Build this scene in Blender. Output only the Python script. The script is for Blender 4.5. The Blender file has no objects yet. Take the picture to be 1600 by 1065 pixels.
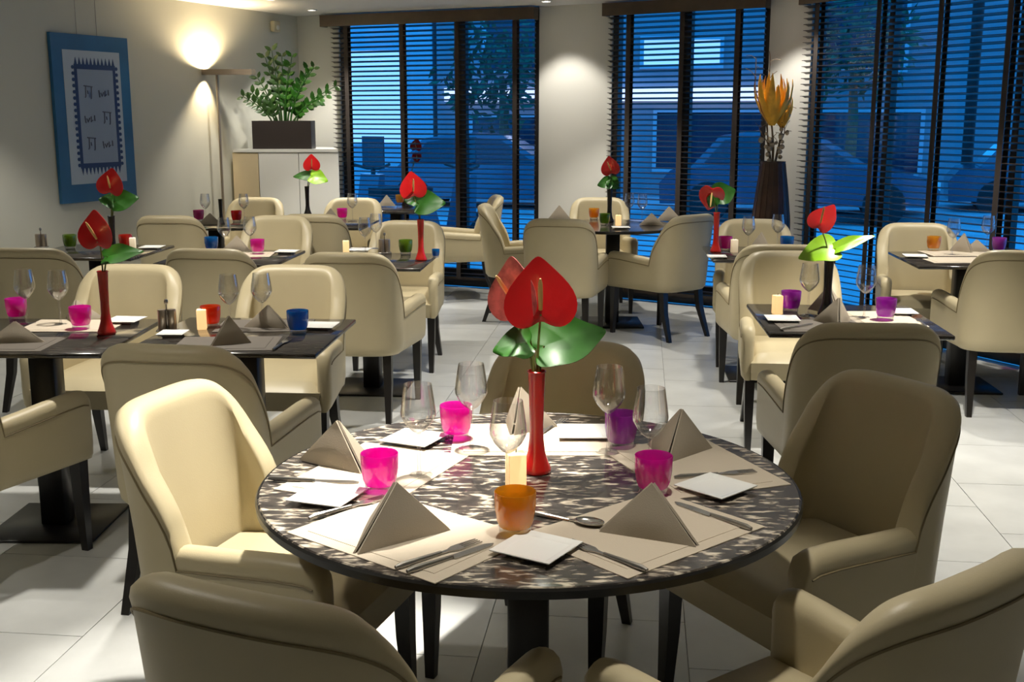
import bpy, bmesh, math, random
from mathutils import Vector, Matrix
random.seed(7)
R = math.radians
scene = bpy.context.scene
col = scene.collection

# ------------------------------------------------------------------ camera
CAM_H, PITCH, F = 1.56, R(11.2), 1780.0
cam_data = bpy.data.cameras.new('camera')
cam_data.sensor_fit = 'HORIZONTAL'; cam_data.sensor_width = 36.0
cam_data.lens = F / 1600.0 * 36.0
cam_data.clip_start = 0.05; cam_data.clip_end = 300
cam = bpy.data.objects.new('camera', cam_data)
cam.location = (0, 0, CAM_H); cam.rotation_euler = (math.pi/2 - PITCH, 0, 0)
col.objects.link(cam); scene.camera = cam

def ray(px, py):
    a = (532.5 - py) / F
    return (px - 800.0) / F, math.cos(PITCH) + a*math.sin(PITCH), a*math.cos(PITCH) - math.sin(PITCH)
def P(px, py, z=0.75):            # where a pixel's ray meets the level z
    x, y, d = ray(px, py); t = (z - CAM_H) / d
    return Vector((x*t, y*t, z))
def PY(px, py, Y):                # where a pixel's ray meets the upright plane at distance Y
    x, y, d = ray(px, py); t = Y / y
    return Vector((x*t, Y, CAM_H + d*t))

# ------------------------------------------------------------------ world, exposure
scene.view_settings.view_transform = 'Standard'
scene.view_settings.look = 'None'
scene.view_settings.gamma = 1.0
scene.view_settings.use_curve_mapping = False
scene.view_settings.exposure = 0.15
world = bpy.data.worlds.new('dusk'); scene.world = world
world.use_nodes = True
wn = world.node_tree.nodes['Background']
wn.inputs[0].default_value = (0.010, 0.215, 0.60, 1)
wn.inputs[1].default_value = 3.1
scene.cycles.caustics_reflective = False
scene.cycles.caustics_refractive = False
scene.cycles.sample_clamp_indirect = 4.0
scene.cycles.max_bounces = 10
scene.cycles.transparent_max_bounces = 24

CEIL = 2.48
# ceiling downlights: x, y, watts, cone (deg), aim offset x, y
DOWNLIGHTS = [
    (-0.12, 2.98, 520, 48, -0.30, -0.26), (1.90, 4.72, 330, 76, 0.0, 0.0), (-1.40, 4.50, 210, 80, 0.0, 0.1),
    (-1.45, 6.75, 170, 84, 0.0, 0.1), (0.05, 6.10, 190, 80, 0.0, 0.0), (2.55, 6.55, 180, 80, 0.0, 0.0),
    (1.20, 6.60, 110, 84, 0.0, 0.0), (-1.30, 9.00, 150, 80, 0.0, 0.2), (0.70, 8.75, 150, 84, 0.0, 0.2), (-2.90, 6.90, 95, 100, 0, 0),
    (-1.78, 10.50, 90, 90, 0.0, 0.0), (0.28, 9.70, 60, 84, 0.15, 0.15), (1.95, 8.65, 60, 84, 0.1, 0.0),
    (-1.70, 2.10, 60, 100, 0.0, 0.0), (0.30, -0.20, 30, 100, 0.0, 0.0), (3.3, 2.2, 70, 100, 0, 0), (-3.6, 3.4, 110, 100, 0, 0), (0.28, 2.02, 85, 52, 0.02, 0.05), (-1.95, 9.55, 70, 90, 0.0, 0.35),  # all but the first in this row are unseen lamps added as fill
]
DOWN_COL = (1.0, 0.945, 0.85)

# ------------------------------------------------------------------ materials
def mat(name, base=(.8, .8, .8), rough=.5, metal=0.0, spec=.5, coat=0.0, bump=None, noise=None, emit=None, sheen=0):
    m = bpy.data.materials.new(name); m.use_nodes = True
    nt = m.node_tree; b = nt.nodes['Principled BSDF']
    b.inputs['Base Color'].default_value = (*base, 1)
    b.inputs['Roughness'].default_value = rough
    b.inputs['Metallic'].default_value = metal
    b.inputs['Specular IOR Level'].default_value = spec
    b.inputs['Coat Weight'].default_value = coat
    tc = None
    if noise or bump:
        tc = nt.nodes.new('ShaderNodeTexCoord')
    if noise:                     # (scale, amount): gentle colour variation
        n = nt.nodes.new('ShaderNodeTexNoise'); n.inputs['Scale'].default_value = noise[0]; n.inputs['Detail'].default_value = 4
        r = nt.nodes.new('ShaderNodeValToRGB')
        k = noise[1]
        r.color_ramp.elements[0].color = (*[c*(1-k) for c in base], 1); r.color_ramp.elements[0].position = .3
        r.color_ramp.elements[1].color = (*[min(1, c*(1+k)) for c in base], 1); r.color_ramp.elements[1].position = .7
        nt.links.new(tc.outputs['Object'], n.inputs['Vector'])
        nt.links.new(n.outputs['Fac'], r.inputs[0]); nt.links.new(r.outputs[0], b.inputs['Base Color'])
    if bump:                      # (scale, strength)
        n = nt.nodes.new('ShaderNodeTexNoise'); n.inputs['Scale'].default_value = bump[0]; n.inputs['Detail'].default_value = 3
        bp = nt.nodes.new('ShaderNodeBump'); bp.inputs['Strength'].default_value = bump[1]; bp.inputs['Distance'].default_value = .002
        nt.links.new(tc.outputs['Object'], n.inputs['Vector'])
        nt.links.new(n.outputs['Fac'], bp.inputs['Height']); nt.links.new(bp.outputs[0], b.inputs['Normal'])
    if emit:
        b.inputs['Emission Color'].default_value = (*emit[0], 1); b.inputs['Emission Strength'].default_value = emit[1]
    return m

def clear_glass(name, tint=(1, 1, 1), body=0.0, gloss=.12, rough=.02):
    """thin glass: see-through tint, a fresnel-like shine and, for coloured glass, some body colour"""
    m = bpy.data.materials.new(name); m.use_nodes = True
    nt = m.node_tree; nt.nodes.clear()
    out = nt.nodes.new('ShaderNodeOutputMaterial')
    tr = nt.nodes.new('ShaderNodeBsdfTransparent'); tr.inputs[0].default_value = (*tint, 1)
    gl = nt.nodes.new('ShaderNodeBsdfGlossy'); gl.inputs['Roughness'].default_value = rough
    lw = nt.nodes.new('ShaderNodeLayerWeight'); lw.inputs[0].default_value = .35
    mp = nt.nodes.new('ShaderNodeMapRange'); mp.inputs['To Min'].default_value = gloss*.3; mp.inputs['To Max'].default_value = min(1, gloss*5)
    mix = nt.nodes.new('ShaderNodeMixShader')
    nt.links.new(lw.outputs['Facing'], mp.inputs['Value']); nt.links.new(mp.outputs[0], mix.inputs[0])
    src = tr
    if body > 0:
        tl = nt.nodes.new('ShaderNodeBsdfTranslucent'); tl.inputs[0].default_value = (*[c for c in tint], 1)
        df = nt.nodes.new('ShaderNodeBsdfDiffuse'); df.inputs[0].default_value = (*tint, 1)
        m1 = nt.nodes.new('ShaderNodeMixShader'); m1.inputs[0].default_value = .5
        nt.links.new(tl.outputs[0], m1.inputs[1]); nt.links.new(df.outputs[0], m1.inputs[2])
        m2 = nt.nodes.new('ShaderNodeMixShader'); m2.inputs[0].default_value = body
        nt.links.new(tr.outputs[0], m2.inputs[1]); nt.links.new(m1.outputs[0], m2.inputs[2]); src = m2
    nt.links.new(src.outputs[0], mix.inputs[1]); nt.links.new(gl.outputs[0], mix.inputs[2])
    nt.links.new(mix.outputs[0], out.inputs[0])
    return m

def marbled(name, c_dark, c_mid, c_light, lo, hi, sx=5.0, sy=38.0, rot=.35):
    m = mat(name, c_dark, .16, spec=.5, coat=.3)
    nt = m.node_tree; b = nt.nodes['Principled BSDF']
    tc = nt.nodes.new('ShaderNodeTexCoord'); mp = nt.nodes.new('ShaderNodeMapping')
    mp.inputs['Rotation'].default_value = (0, 0, rot); mp.inputs['Scale'].default_value = (sx, sy, 1)
    n = nt.nodes.new('ShaderNodeTexNoise'); n.inputs['Scale'].default_value = 3.0; n.inputs['Detail'].default_value = 3.0; n.inputs['Distortion'].default_value = .4
    r = nt.nodes.new('ShaderNodeValToRGB'); e = r.color_ramp.elements
    e[0].position = lo; e[0].color = (*c_dark, 1); e[1].position = hi; e[1].color = (*c_light, 1)
    k = e.new((lo+hi)/2); k.color = (*c_mid, 1)
    nt.links.new(tc.outputs['Object'], mp.inputs[0]); nt.links.new(mp.outputs[0], n.inputs['Vector'])
    nt.links.new(n.outputs['Fac'], r.inputs[0]); nt.links.new(r.outputs[0], b.inputs['Base Color'])
    return m

M = {}
M['leather'] = mat('cream_leather', (.49, .42, .265), .42, spec=.4, bump=(260, .12), noise=(3, .05))
M['seam'] = mat('seam_thread', (.22, .17, .085), .6)
M['wood'] = mat('dark_leg_wood', (.012, .010, .009), .35)
M['black'] = mat('black_metal', (.012, .011, .011), .35, metal=.0, spec=.5)
M['round_top'] = marbled('marbled_glass_top', (.030, .026, .024), (.085, .070, .058), (.62, .54, .42), .41, .66, 8.0, 22.0, .5)
M['dark_top'] = marbled('dark_glass_top', (.022, .018, .015), (.040, .034, .028), (.10, .085, .07), .40, .75)
M['top_edge'] = mat('table_edge', (.010, .009, .008), .25)
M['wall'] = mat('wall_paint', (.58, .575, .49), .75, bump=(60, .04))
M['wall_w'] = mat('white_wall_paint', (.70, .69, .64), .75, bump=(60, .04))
M['ceil'] = mat('ceiling_paint', (.76, .75, .72), .85)
M['tile'] = mat('pale_stone_tile', (.55, .56, .545), .28, spec=.4, noise=(4, .10), bump=(30, .03))
M['grout'] = mat('grout', (.34, .34, .33), .8)
M['blind'] = mat('brown_slat', (.030, .021, .016), .38)
M['tape'] = mat('ladder_tape', (.032, .024, .020), .85)
M['valance'] = mat('valance_wood', (.075, .050, .030), .4, noise=(8, .2))
M['frame'] = mat('window_frame', (.016, .014, .014), .4)
M['pane'] = clear_glass('window_glass', (.92, .96, 1.0), 0, .03)
M['wine'] = clear_glass('wine_glass', (.985, .985, .985), 0, .16)
M['clear'] = clear_glass('clear_glass_base', (.93, .93, .95), .08, .2)
for k, c, b in (('magenta', (.90, .02, .56), .55), ('purple', (.60, .08, .64), .45), ('blue', (.005, .20, .55), .6), ('amber', (.92, .50, .03), .5),
                ('green', (.20, .34, .02), .55), ('pink', (.70, .12, .42), .55), ('red', (.62, .03, .015), .6), ('orange', (.80, .10, .012), .6)):
    M[k] = clear_glass(k + '_glass', c, b, .10)
M['napkin'] = mat('taupe_linen', (.31, .265, .20), .9, bump=(500, .3))
M['mat'] = mat('placemat_cloth', (.50, .43, .33), .8, bump=(300, .2))
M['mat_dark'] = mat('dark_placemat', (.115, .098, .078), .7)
M['porcelain'] = mat('white_porcelain', (.80, .80, .76), .2)
M['steel'] = mat('cutlery_steel', (.42, .40, .37), .25, metal=.9)
M['brushed'] = mat('brushed_steel', (.45, .38, .30), .32, metal=.85)
M['vase_red'] = mat('red_vase_glaze', (.52, .014, .010), .2, coat=.4)
M['vase_black'] = mat('black_vase_glaze', (.014, .011, .010), .25)
M['spathe'] = mat('red_spathe', (.62, .012, .015), .25, coat=.4, bump=(45, .5))
M['spathe_pale'] = mat('pink_mottled_spathe', (.72, .17, .17), .22, coat=.5, bump=(45, .5), noise=(24, .7))
M['spadix'] = mat('spadix_cream', (.72, .46, .16), .6)
M['stem'] = mat('flower_stem', (.16, .17, .035), .5)
M['leaf'] = mat('green_leaf', (.018, .095, .006), .42, spec=.3, noise=(9, .4))
M['leaf_lime'] = mat('lime_leaf', (.24, .48, .012), .35, noise=(7, .25))
M['leaf_dark'] = mat('dark_leaflet', (.025, .075, .012), .35, noise=(9, .35))
M['candle'] = mat('candle_wax', (.80, .66, .42), .5, emit=((1.0, .62, .26), .9))
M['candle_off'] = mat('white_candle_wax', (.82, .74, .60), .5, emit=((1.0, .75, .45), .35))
M['flame'] = mat('lamp_flame', (1, .7, .3), .5, emit=((1.0, .55, .16), 14))
M['cab_white'] = mat('white_lacquer', (.74, .74, .70), .35)
M['cab_beige'] = mat('beige_lacquer', (.60, .50, .32), .4)
M['planter'] = mat('dark_planter', (.030, .024, .022), .35)
M['soil'] = mat('soil', (.03, .022, .015), .95)
M['lamp_metal'] = mat('brushed_lamp_metal', (.40, .33, .25), .35, metal=.7)
M['lamp_glow'] = mat('lamp_diffuser', (1, .9, .7), .5, emit=((1.0, .80, .52), 6))
M['spot_trim'] = mat('downlight_trim', (.72, .72, .70), .35, metal=.2)
M['spot_glow'] = mat('downlight_bulb', (1, .95, .85), .4, emit=((1.0, .92, .78), 18))
M['pic_blue'] = mat('blue_board', (.020, .125, .27), .45, noise=(3, .15))
M['pic_navy'] = mat('navy_print', (.012, .045, .15), .6)
M['pic_mat'] = mat('pale_blue_paper', (.44, .52, .60), .7)
M['pic_in'] = mat('grey_blue_paper', (.27, .34, .45), .7)
M['ink'] = mat('grey_ink', (.085, .095, .14), .7)
M['wire'] = mat('hanging_wire', (.30, .29, .26), .5, metal=.4)
M['vase_brown'] = mat('brown_floor_vase', (.050, .022, .013), .45, noise=(7, .4))
M['dried'] = mat('orange_dried_petal', (.86, .42, .035), .55, noise=(12, .3))
M['twig'] = mat('dried_twig', (.16, .105, .055), .7)
M['pod'] = mat('pale_seed_pod', (.42, .33, .22), .7)
M['sensor'] = mat('cream_plastic', (.62, .56, .40), .5)
M['asphalt'] = mat('asphalt', (.46, .47, .48), .8, noise=(2, .2))
M['kerb'] = mat('pavement', (.42, .44, .46), .8, noise=(3, .12))
M['facade'] = mat('street_facade', (.25, .28, .31), .8, noise=(.8, .15))
M['facade2'] = mat('pale_street_facade', (.52, .56, .60), .8)
M['shopglow'] = mat('lit_shop_window', (.6, .7, .8), .4, emit=((.42, .72, 1.0), .75))
M['shopdark'] = mat('dark_shop_window', (.02, .04, .07), .1)
M['carpaint_dark'] = mat('dark_car_paint', (.06, .09, .14), .18, coat=.6)
M['carpaint_pale'] = mat('silver_car_paint', (.50, .54, .58), .2, coat=.6)
M['carglass'] = mat('car_glass', (.02, .03, .05), .05)
M['tyre'] = mat('tyre_rubber', (.015, .015, .016), .8)
M['sign_white'] = mat('lit_sign_band', (.8, .8, .8), .5, emit=((.95, .85, .95), .9))
M['hedge'] = mat('street_foliage', (.03, .10, .05), .7, noise=(6, .5))

# ------------------------------------------------------------------ mesh helpers
class MB:
    """collects simple shapes into one mesh"""
    def __init__(s): s.v = []; s.f = []
    def add(s, v, f):
        o = len(s.v); s.v += [tuple(p) for p in v]; s.f += [tuple(i+o for i in q) for q in f]; return s
    def box(s, x0, x1, y0, y1, z0, z1, mtx=None):
        v = [Vector((x, y, z)) for z in (z0, z1) for y in (y0, y1) for x in (x0, x1)]
        if mtx: v = [mtx @ p for p in v]
        return s.add(v, [(0, 2, 3, 1), (4, 5, 7, 6), (0, 1, 5, 4), (2, 6, 7, 3), (0, 4, 6, 2), (1, 3, 7, 5)])
    def tube(s, pts, r, n=8, cap=True):
        pts = [Vector(p) for p in pts]; rr = r if isinstance(r, (list, tuple)) else [r]*len(pts)
        rings = []; prev = None
        for i, p in enumerate(pts):
            d = (pts[min(i+1, len(pts)-1)] - pts[max(i-1, 0)]).normalized()
            ref = prev if prev is not None else (Vector((0, 0, 1)) if abs(d.z) < .9 else Vector((1, 0, 0)))
            u = (ref - d*ref.dot(d)).normalized(); w = d.cross(u); prev = u
            rings.append([p + rr[i]*(math.cos(2*math.pi*k/n)*u + math.sin(2*math.pi*k/n)*w) for k in range(n)])
        v = [q for g in rings for q in g]; f = []
        for i in range(len(pts)-1):
            for k in range(n):
                f.append((i*n+k, i*n+(k+1) % n, (i+1)*n+(k+1) % n, (i+1)*n+k))
        if cap: f += [tuple(range(n))[::-1], tuple((len(pts)-1)*n+k for k in range(n))]
        return s.add(v, f)
    def lathe(s, prof, n=24, mtx=None, cap=True):
        v = []; f = []; m = len(prof)
        for r, z in prof:
            for k in range(n):
                a = 2*math.pi*k/n; v.append(Vector((r*math.cos(a), r*math.sin(a), z)))
        for i in range(m-1):
            for k in range(n):
                f.append((i*n+k, i*n+(k+1) % n, (i+1)*n+(k+1) % n, (i+1)*n+k))
        if cap:
            if prof[0][0] > 1e-5: f.append(tuple(range(n))[::-1])
            if prof[-1][0] > 1e-5: f.append(tuple((m-1)*n+k for k in range(n)))
        if mtx: v = [mtx @ p for p in v]
        return s.add(v, f)
    def prism(s, pts, z0, z1, mtx=None):
        n = len(pts); v = [Vector((x, y, z0)) for x, y in pts] + [Vector((x, y, z1)) for x, y in pts]
        if mtx: v = [mtx @ p for p in v]
        return s.add(v, [tuple(range(n))[::-1], tuple(range(n, 2*n))] + [(k, (k+1) % n, n+(k+1) % n, n+k) for k in range(n)])
    def mesh(s, name, m=None, smooth=40):
        me = bpy.data.meshes.new(name); me.from_pydata(s.v, [], s.f); me.update()
        bm = bmesh.new(); bm.from_mesh(me); bmesh.ops.remove_doubles(bm, verts=bm.verts, dist=1e-6)
        bmesh.ops.recalc_face_normals(bm, faces=bm.faces); bm.to_mesh(me); bm.free()
        if smooth:
            me.polygons.foreach_set('use_smooth', [True]*len(me.polygons)); me.set_sharp_from_angle(angle=R(smooth))
        if m: me.materials.append(M[m])
        return me

def rbox(w, d, h, r, name, m, seg=3, z0=0.0, taper=1.0):
    bm = bmesh.new(); bmesh.ops.create_cube(bm, size=1.0)
    for v in bm.verts:
        v.co = Vector((v.co.x*w, v.co.y*d, v.co.z*h + h/2 + z0))
        if v.co.y < 0: v.co.x *= taper
    bmesh.ops.bevel(bm, geom=bm.edges[:], offset=r, segments=seg, profile=.5, affect='EDGES')
    me = bpy.data.meshes.new(name); bm.to_mesh(me); bm.free()
    me.polygons.foreach_set('use_smooth', [True]*len(me.polygons)); me.set_sharp_from_angle(angle=R(50))
    me.materials.append(M[m]); return me

def obj(name, me, parent=None, loc=None, rz=None):
    o = bpy.data.objects.new(name, me); col.objects.link(o)
    if parent: o.parent = parent
    if loc is not None: o.location = loc
    if rz is not None: o.rotation_euler = (0, 0, rz)
    return o
def tag(o, label=None, cat=None, group=None, kind=None):
    if label: o['label'] = label
    if cat: o['category'] = cat
    if group: o['group'] = group
    if kind: o['kind'] = kind
    return o
def thing(name, label, cat, loc=(0, 0, 0), rz=0.0, group=None):
    o = obj(name, None, None, loc, rz); o.empty_display_size = .1
    return tag(o, label, cat, group)
CACHE = {}
def cached(key, fn):
    if key not in CACHE: CACHE[key] = fn()
    return CACHE[key]
def az_rz(az): return -R(az)      # az: 0 faces away from the camera, 90 to the right, 180 towards it
def az_dir(az): return Vector((math.sin(R(az)), math.cos(R(az)), 0))

# ------------------------------------------------------------------ the room shell
C0 = Vector((-2.04, 11.20)); W1a = Vector((-1.62, 11.01)); W1b = Vector((0.236, 10.19)); W2a = Vector((0.843, 9.87))
W2b = Vector((1.997, 9.12)); W3a = Vector((2.257, 8.86)); W3b = Vector((4.05, 5.49))
LW1 = Vector((-5.40, 3.66))
ROOM = [C0, W1a, W1b, W2a, W2b, W3a, W3b, Vector((4.6, 4.4)), Vector((4.6, -2.2)), Vector((-5.4, -2.2)), LW1]

def frame2(A, B):
    """local frame of a wall: x along it, y outward (room on the left when walking B to A), z up"""
    d = (B - A).normalized(); n = Vector((-d.y, d.x))
    return Matrix(((d.x, n.x, 0, A.x), (d.y, n.y, 0, A.y), (0, 0, 1, 0), (0, 0, 0, 1))), (B - A).length

def wall(name, A, B, m, z0=0.0, z1=CEIL, th=.16):
    mt, L = frame2(A, B)
    return tag(obj(name, MB().box(0, L, 0, th, z0, z1, mt).mesh(name, m, 0)), kind='structure')

wall('wall_left', LW1, C0, 'wall')
wall('wall_left_near', Vector((-5.4, -2.2)), LW1, 'wall')
wall('wall_back', C0, W1a, 'wall_w')
wall('wall_back_pillar', W1b, W2a, 'wall_w')
wall('wall_corner_pillar', W2b, W3a, 'wall_w')
wall('wall_right_end', W3b, Vector((4.6, 4.4)), 'wall_w')
wall('wall_right', Vector((4.6, 4.4)), Vector((4.6, -2.2)), 'wall')
wall('wall_behind', Vector((4.6, -2.2)), Vector((-5.4, -2.2)), 'wall')
pl = [(p.x, p.y) for p in ROOM][::-1]
tag(obj('ceiling', MB().prism(pl, CEIL, CEIL + .12).mesh('ceiling', 'ceil', 0)), kind='structure')
floor = tag(obj('floor', MB().prism(pl, -.12, -.006).mesh('floor', 'grout', 0)), kind='structure')

# floor tiles: 0.6 m, running bond, laid along an axis 6.4 degrees right of the view
TA = R(6.4); T = .61
tu = Vector((math.cos(TA), -math.sin(TA))); tv = Vector((math.sin(TA), math.cos(TA)))
anchor = P(736, 1065, 0).xy
def inside(p):
    c = False; n = len(ROOM)
    for i in range(n):
        a, b = ROOM[i], ROOM[(i+1) % n]
        if (a.y > p.y) != (b.y > p.y) and p.x < (b.x-a.x)*(p.y-a.y)/(b.y-a.y) + a.x: c = not c
    return c
def clip_room(poly):
    """cut a tile to the (convex enough) room outline"""
    out = poly
    n = len(ROOM)
    for i in range(n):
        a, b = ROOM[i], ROOM[(i+1) % n]; d = b - a
        nn = Vector((d.y, -d.x))                     # inward for this winding
        res = []
        for k in range(len(out)):
            p, q = out[k], out[(k+1) % len(out)]
            sp, sq = (p-a).dot(nn), (q-a).dot(nn)
            if sp >= 0: res.append(p)
            if (sp >= 0) != (sq >= 0): res.append(p + (q-p)*(sp/(sp-sq)))
        out = res
        if len(out) < 3: return []
    return out
tile_me = MB().box(-T/2+.0016, T/2-.0016, -T/2+.0016, T/2-.0016, -.012, 0).mesh('tile', 'tile', 0)
rest = MB(); n_tile = 0
for i in range(-14, 14):
    for j in range(-10, 22):
        c = anchor + tu*(i+.5)*T + tv*((j + (.5 if i % 2 else 0))*T + .15)
        cs = [c + tu*sx*(T/2-.002) + tv*sy*(T/2-.002) for sx, sy in ((-1, -1), (1, -1), (1, 1), (-1, 1))]
        ins = [inside(q) for q in cs]
        if not any(ins): continue
        seen = c.y > 2.5 and abs(c.x) < c.y*.47 + .45
        poly = cs if all(ins) else clip_room(cs)
        if len(poly) < 3: continue
        if seen and all(ins) and n_tile < 300:
            o = obj('tile', tile_me, floor, (c.x, c.y, 0), -TA); n_tile += 1
        elif seen and n_tile < 300:
            obj('tile', MB().prism([(q.x, q.y) for q in poly], -.012, 0).mesh('tile', 'tile', 0), floor); n_tile += 1
        else:
            rest.prism([(q.x, q.y) for q in poly], -.012, 0)
tag(obj('tile_field', rest.mesh('tile_field', 'tile', 0), floor), kind='stuff')

# low dark skirting under the left wall
mt, L = frame2(LW1, C0)
tag(obj('baseboard_left', MB().box(0, L - .62, -.014, 0, 0, .07, mt).mesh('baseboard_left', 'cab_white', 0)), kind='structure')

# ------------------------------------------------------------------ windows and blinds
def window(idx, A, B, bars):
    mt, L = frame2(A, B)
    w = tag(obj('window_%d' % idx, None), kind='structure'); w.empty_display_size = .1
    top = CEIL - .02
    fr = MB().box(0, L, .02, .10, 0, .16, mt).box(0, L, .02, .10, top - .06, CEIL, mt).box(0, .05, .02, .10, .16, top - .06, mt).box(L - .05, L, .02, .10, .16, top - .06, mt)
    obj('window_frame', fr.mesh('window_frame', 'frame', 0), w)
    xs = [.05] + list(bars) + [L - .05]
    for b in bars: obj('mullion', MB().box(b - .025, b + .025, .03, .09, .16, top - .06, mt).mesh('mullion', 'frame', 0), w)
    for a, b in zip(xs[:-1], xs[1:]):
        obj('pane', MB().box(a + (0 if a == .05 else .025), b - (0 if b == L - .05 else .025), .055, .061, .16, top - .06, mt).mesh('pane', 'pane', 0), w)
    return w
def blind(label, A, B, tapes, x0, x1, v0, v1, low=.09):
    mt, L = frame2(A, B)
    b = thing('venetian_blind', label, 'blind', (0, 0, 0), 0)
    b.matrix_world = mt
    obj('valance', MB().box(v0, v1, -.135, -.115, CEIL - .115, CEIL - .012).box(v0, v0 + .018, -.115, -.03, CEIL - .115, CEIL - .012).box(v1 - .018, v1, -.115, -.03, CEIL - .115, CEIL - .012).mesh('valance', 'valance', 0), b)
    obj('head_rail', MB().box(x0, x1, -.10, -.045, CEIL - .085, CEIL - .03).mesh('head_rail', 'blind', 0), b)
    pitch = .0435; tilt = R(-13)
    sl = MB()
    nx = [(-.025, -.0012), (-.012, .0012), (0, .0022), (.012, .0012), (.025, -.0012)]
    prof = [(y, z + .0020) for y, z in nx] + [(y, z - .0020) for y, z in nx[::-1]]
    prof = [(y*math.cos(tilt) - z*math.sin(tilt), y*math.sin(tilt) + z*math.cos(tilt)) for y, z in prof]
    n = len(prof)
    sl.add([(x0, y, z) for y, z in prof] + [(x1, y, z) for y, z in prof], [tuple(range(n))[::-1], tuple(range(n, 2*n))] + [(k, (k+1) % n, n+(k+1) % n, n+k) for k in range(n)])
    sm = sl.mesh('slat', 'blind', 30)
    z = CEIL - .13
    while z > low + .03:
        obj('slat', sm, b, (0, -.072, z)); z -= pitch
    obj('bottom_rail', MB().box(x0, x1, -.098, -.046, low - .012, low + .012).mesh('bottom_rail', 'blind', 0), b)
    tm = MB().box(-.021, .021, -.1005, -.099, low, CEIL - .05).box(-.021, .021, -.045, -.0435, low, CEIL - .05).mesh('ladder_tape', 'tape', 0)
    for t in tapes: obj('ladder_tape', tm, b, (t, 0, 0))
    return b
def along(A, B, px):              # where the view through column px crosses the wall line, measured along it
    k = (px - 800)/1814.0; d = (B - A).normalized()
    return (k*A.y - A.x)/(d.x - k*d.y)
window(1, W1a, W1b, [along(W1a, W1b, 722)])
blind('wide dark brown venetian blind between picture-wall corner and white pillar', W1a, W1b, [along(W1a, W1b, p) for p in (552, 637, 722, 811)], -.03, (W1b-W1a).length - .01, -.12, (W1b-W1a).length + .005)
window(2, W2a, W2b, [along(W2a, W2b, 1070)])
blind('narrow dark brown venetian blind between white pillar and tall floor vase', W2a, W2b, [along(W2a, W2b, p) for p in (988, 1070, 1155)], .01, (W2b-W2a).length - .01, -.03, (W2b-W2a).length + .01)
window(3, W3a, W3b, [along(W3a, W3b, 1380), along(W3a, W3b, 1583)])
blind('long dark brown venetian blind running behind the table with amber tumbler', W3a, W3b, [along(W3a, W3b, p) for p in (1285, 1380, 1476, 1583)] + [2.55, 3.2], .01, (W3b-W3a).length - .01, -.01, (W3b-W3a).length)

# ------------------------------------------------------------------ ceiling downlights
trim_me = MB().lathe([(.034, -.004), (.036, -.008), (.048, -.006), (.050, 0.0), (.034, 0.0)], 24, cap=False).mesh('downlight_trim', 'spot_trim')
bulb_me = MB().lathe([(.0001, -.003), (.033, -.003), (.033, 0.0)], 20, cap=False).mesh('downlight_bulb', 'spot_glow')
for k, (x, y, wt, cone, ax, ay) in enumerate(DOWNLIGHTS):
    lab = 'small round ceiling downlight ' + ('over the bright cream chair at round table', 'over the bright floor patch', 'over the orange candle holder table', 'over the blue and magenta tumblers table',
        'over the open aisle floor', 'over the table at long blind', 'over the table beside tall floor vase', 'over the table before white cabinet', 'over the round table before white pillar', 'over the table by picture wall',
        'over the white cabinet corner', 'beside the top of white pillar', 'over the tall floor vase', 'over the aisle beside bright cream chair', 'added as fill behind the round table chairs', 'added as fill beside the plain side wall', 'added as fill beside the bare near wall', 'added to brighten the shaded half of round table', 'added to brighten the low cabinet front')[k]
    t = thing('ceiling_downlight', lab, 'light', (x, y, CEIL), 0, 'recessed ceiling downlights')
    obj('trim_ring', trim_me, t); obj('bulb', bulb_me, t)
    ld = bpy.data.lights.new('spot', 'SPOT'); ld.energy = wt; ld.color = DOWN_COL; ld.spot_size = R(cone); ld.spot_blend = .45; ld.shadow_soft_size = .05
    lo = bpy.data.objects.new('spot_lamp', ld); col.objects.link(lo); lo.parent = t
    lo.location = (0, 0, -.015)
    lo.rotation_euler = Vector((ax, ay, -1.7)).to_track_quat('-Z', 'Y').to_euler()

# ------------------------------------------------------------------ the street outside, at dusk
gd = [(-30, 14.5), (2.2, 9.6), (4.3, 5.7), (12, -6), (45, -6), (45, 60), (-30, 60)]
outn = [(-30, 22), (-2.3, 11.6), (0.3, 10.45), (2.1, 9.40), (2.45, 9.0), (4.3, 5.6), (4.9, 4.3), (5, -6), (45, -6), (45, 60), (-30, 60)]
tag(obj('street', MB().prism(outn, -.3, -.12).mesh('street', 'asphalt', 0)), kind='structure')
tag(obj('pavement', MB().prism([(-30, 24.6), (30, 14.0), (30.3, 17), (-29.7, 27.6)], -.12, .0).mesh('pavement', 'kerb', 0)), kind='structure')

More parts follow.
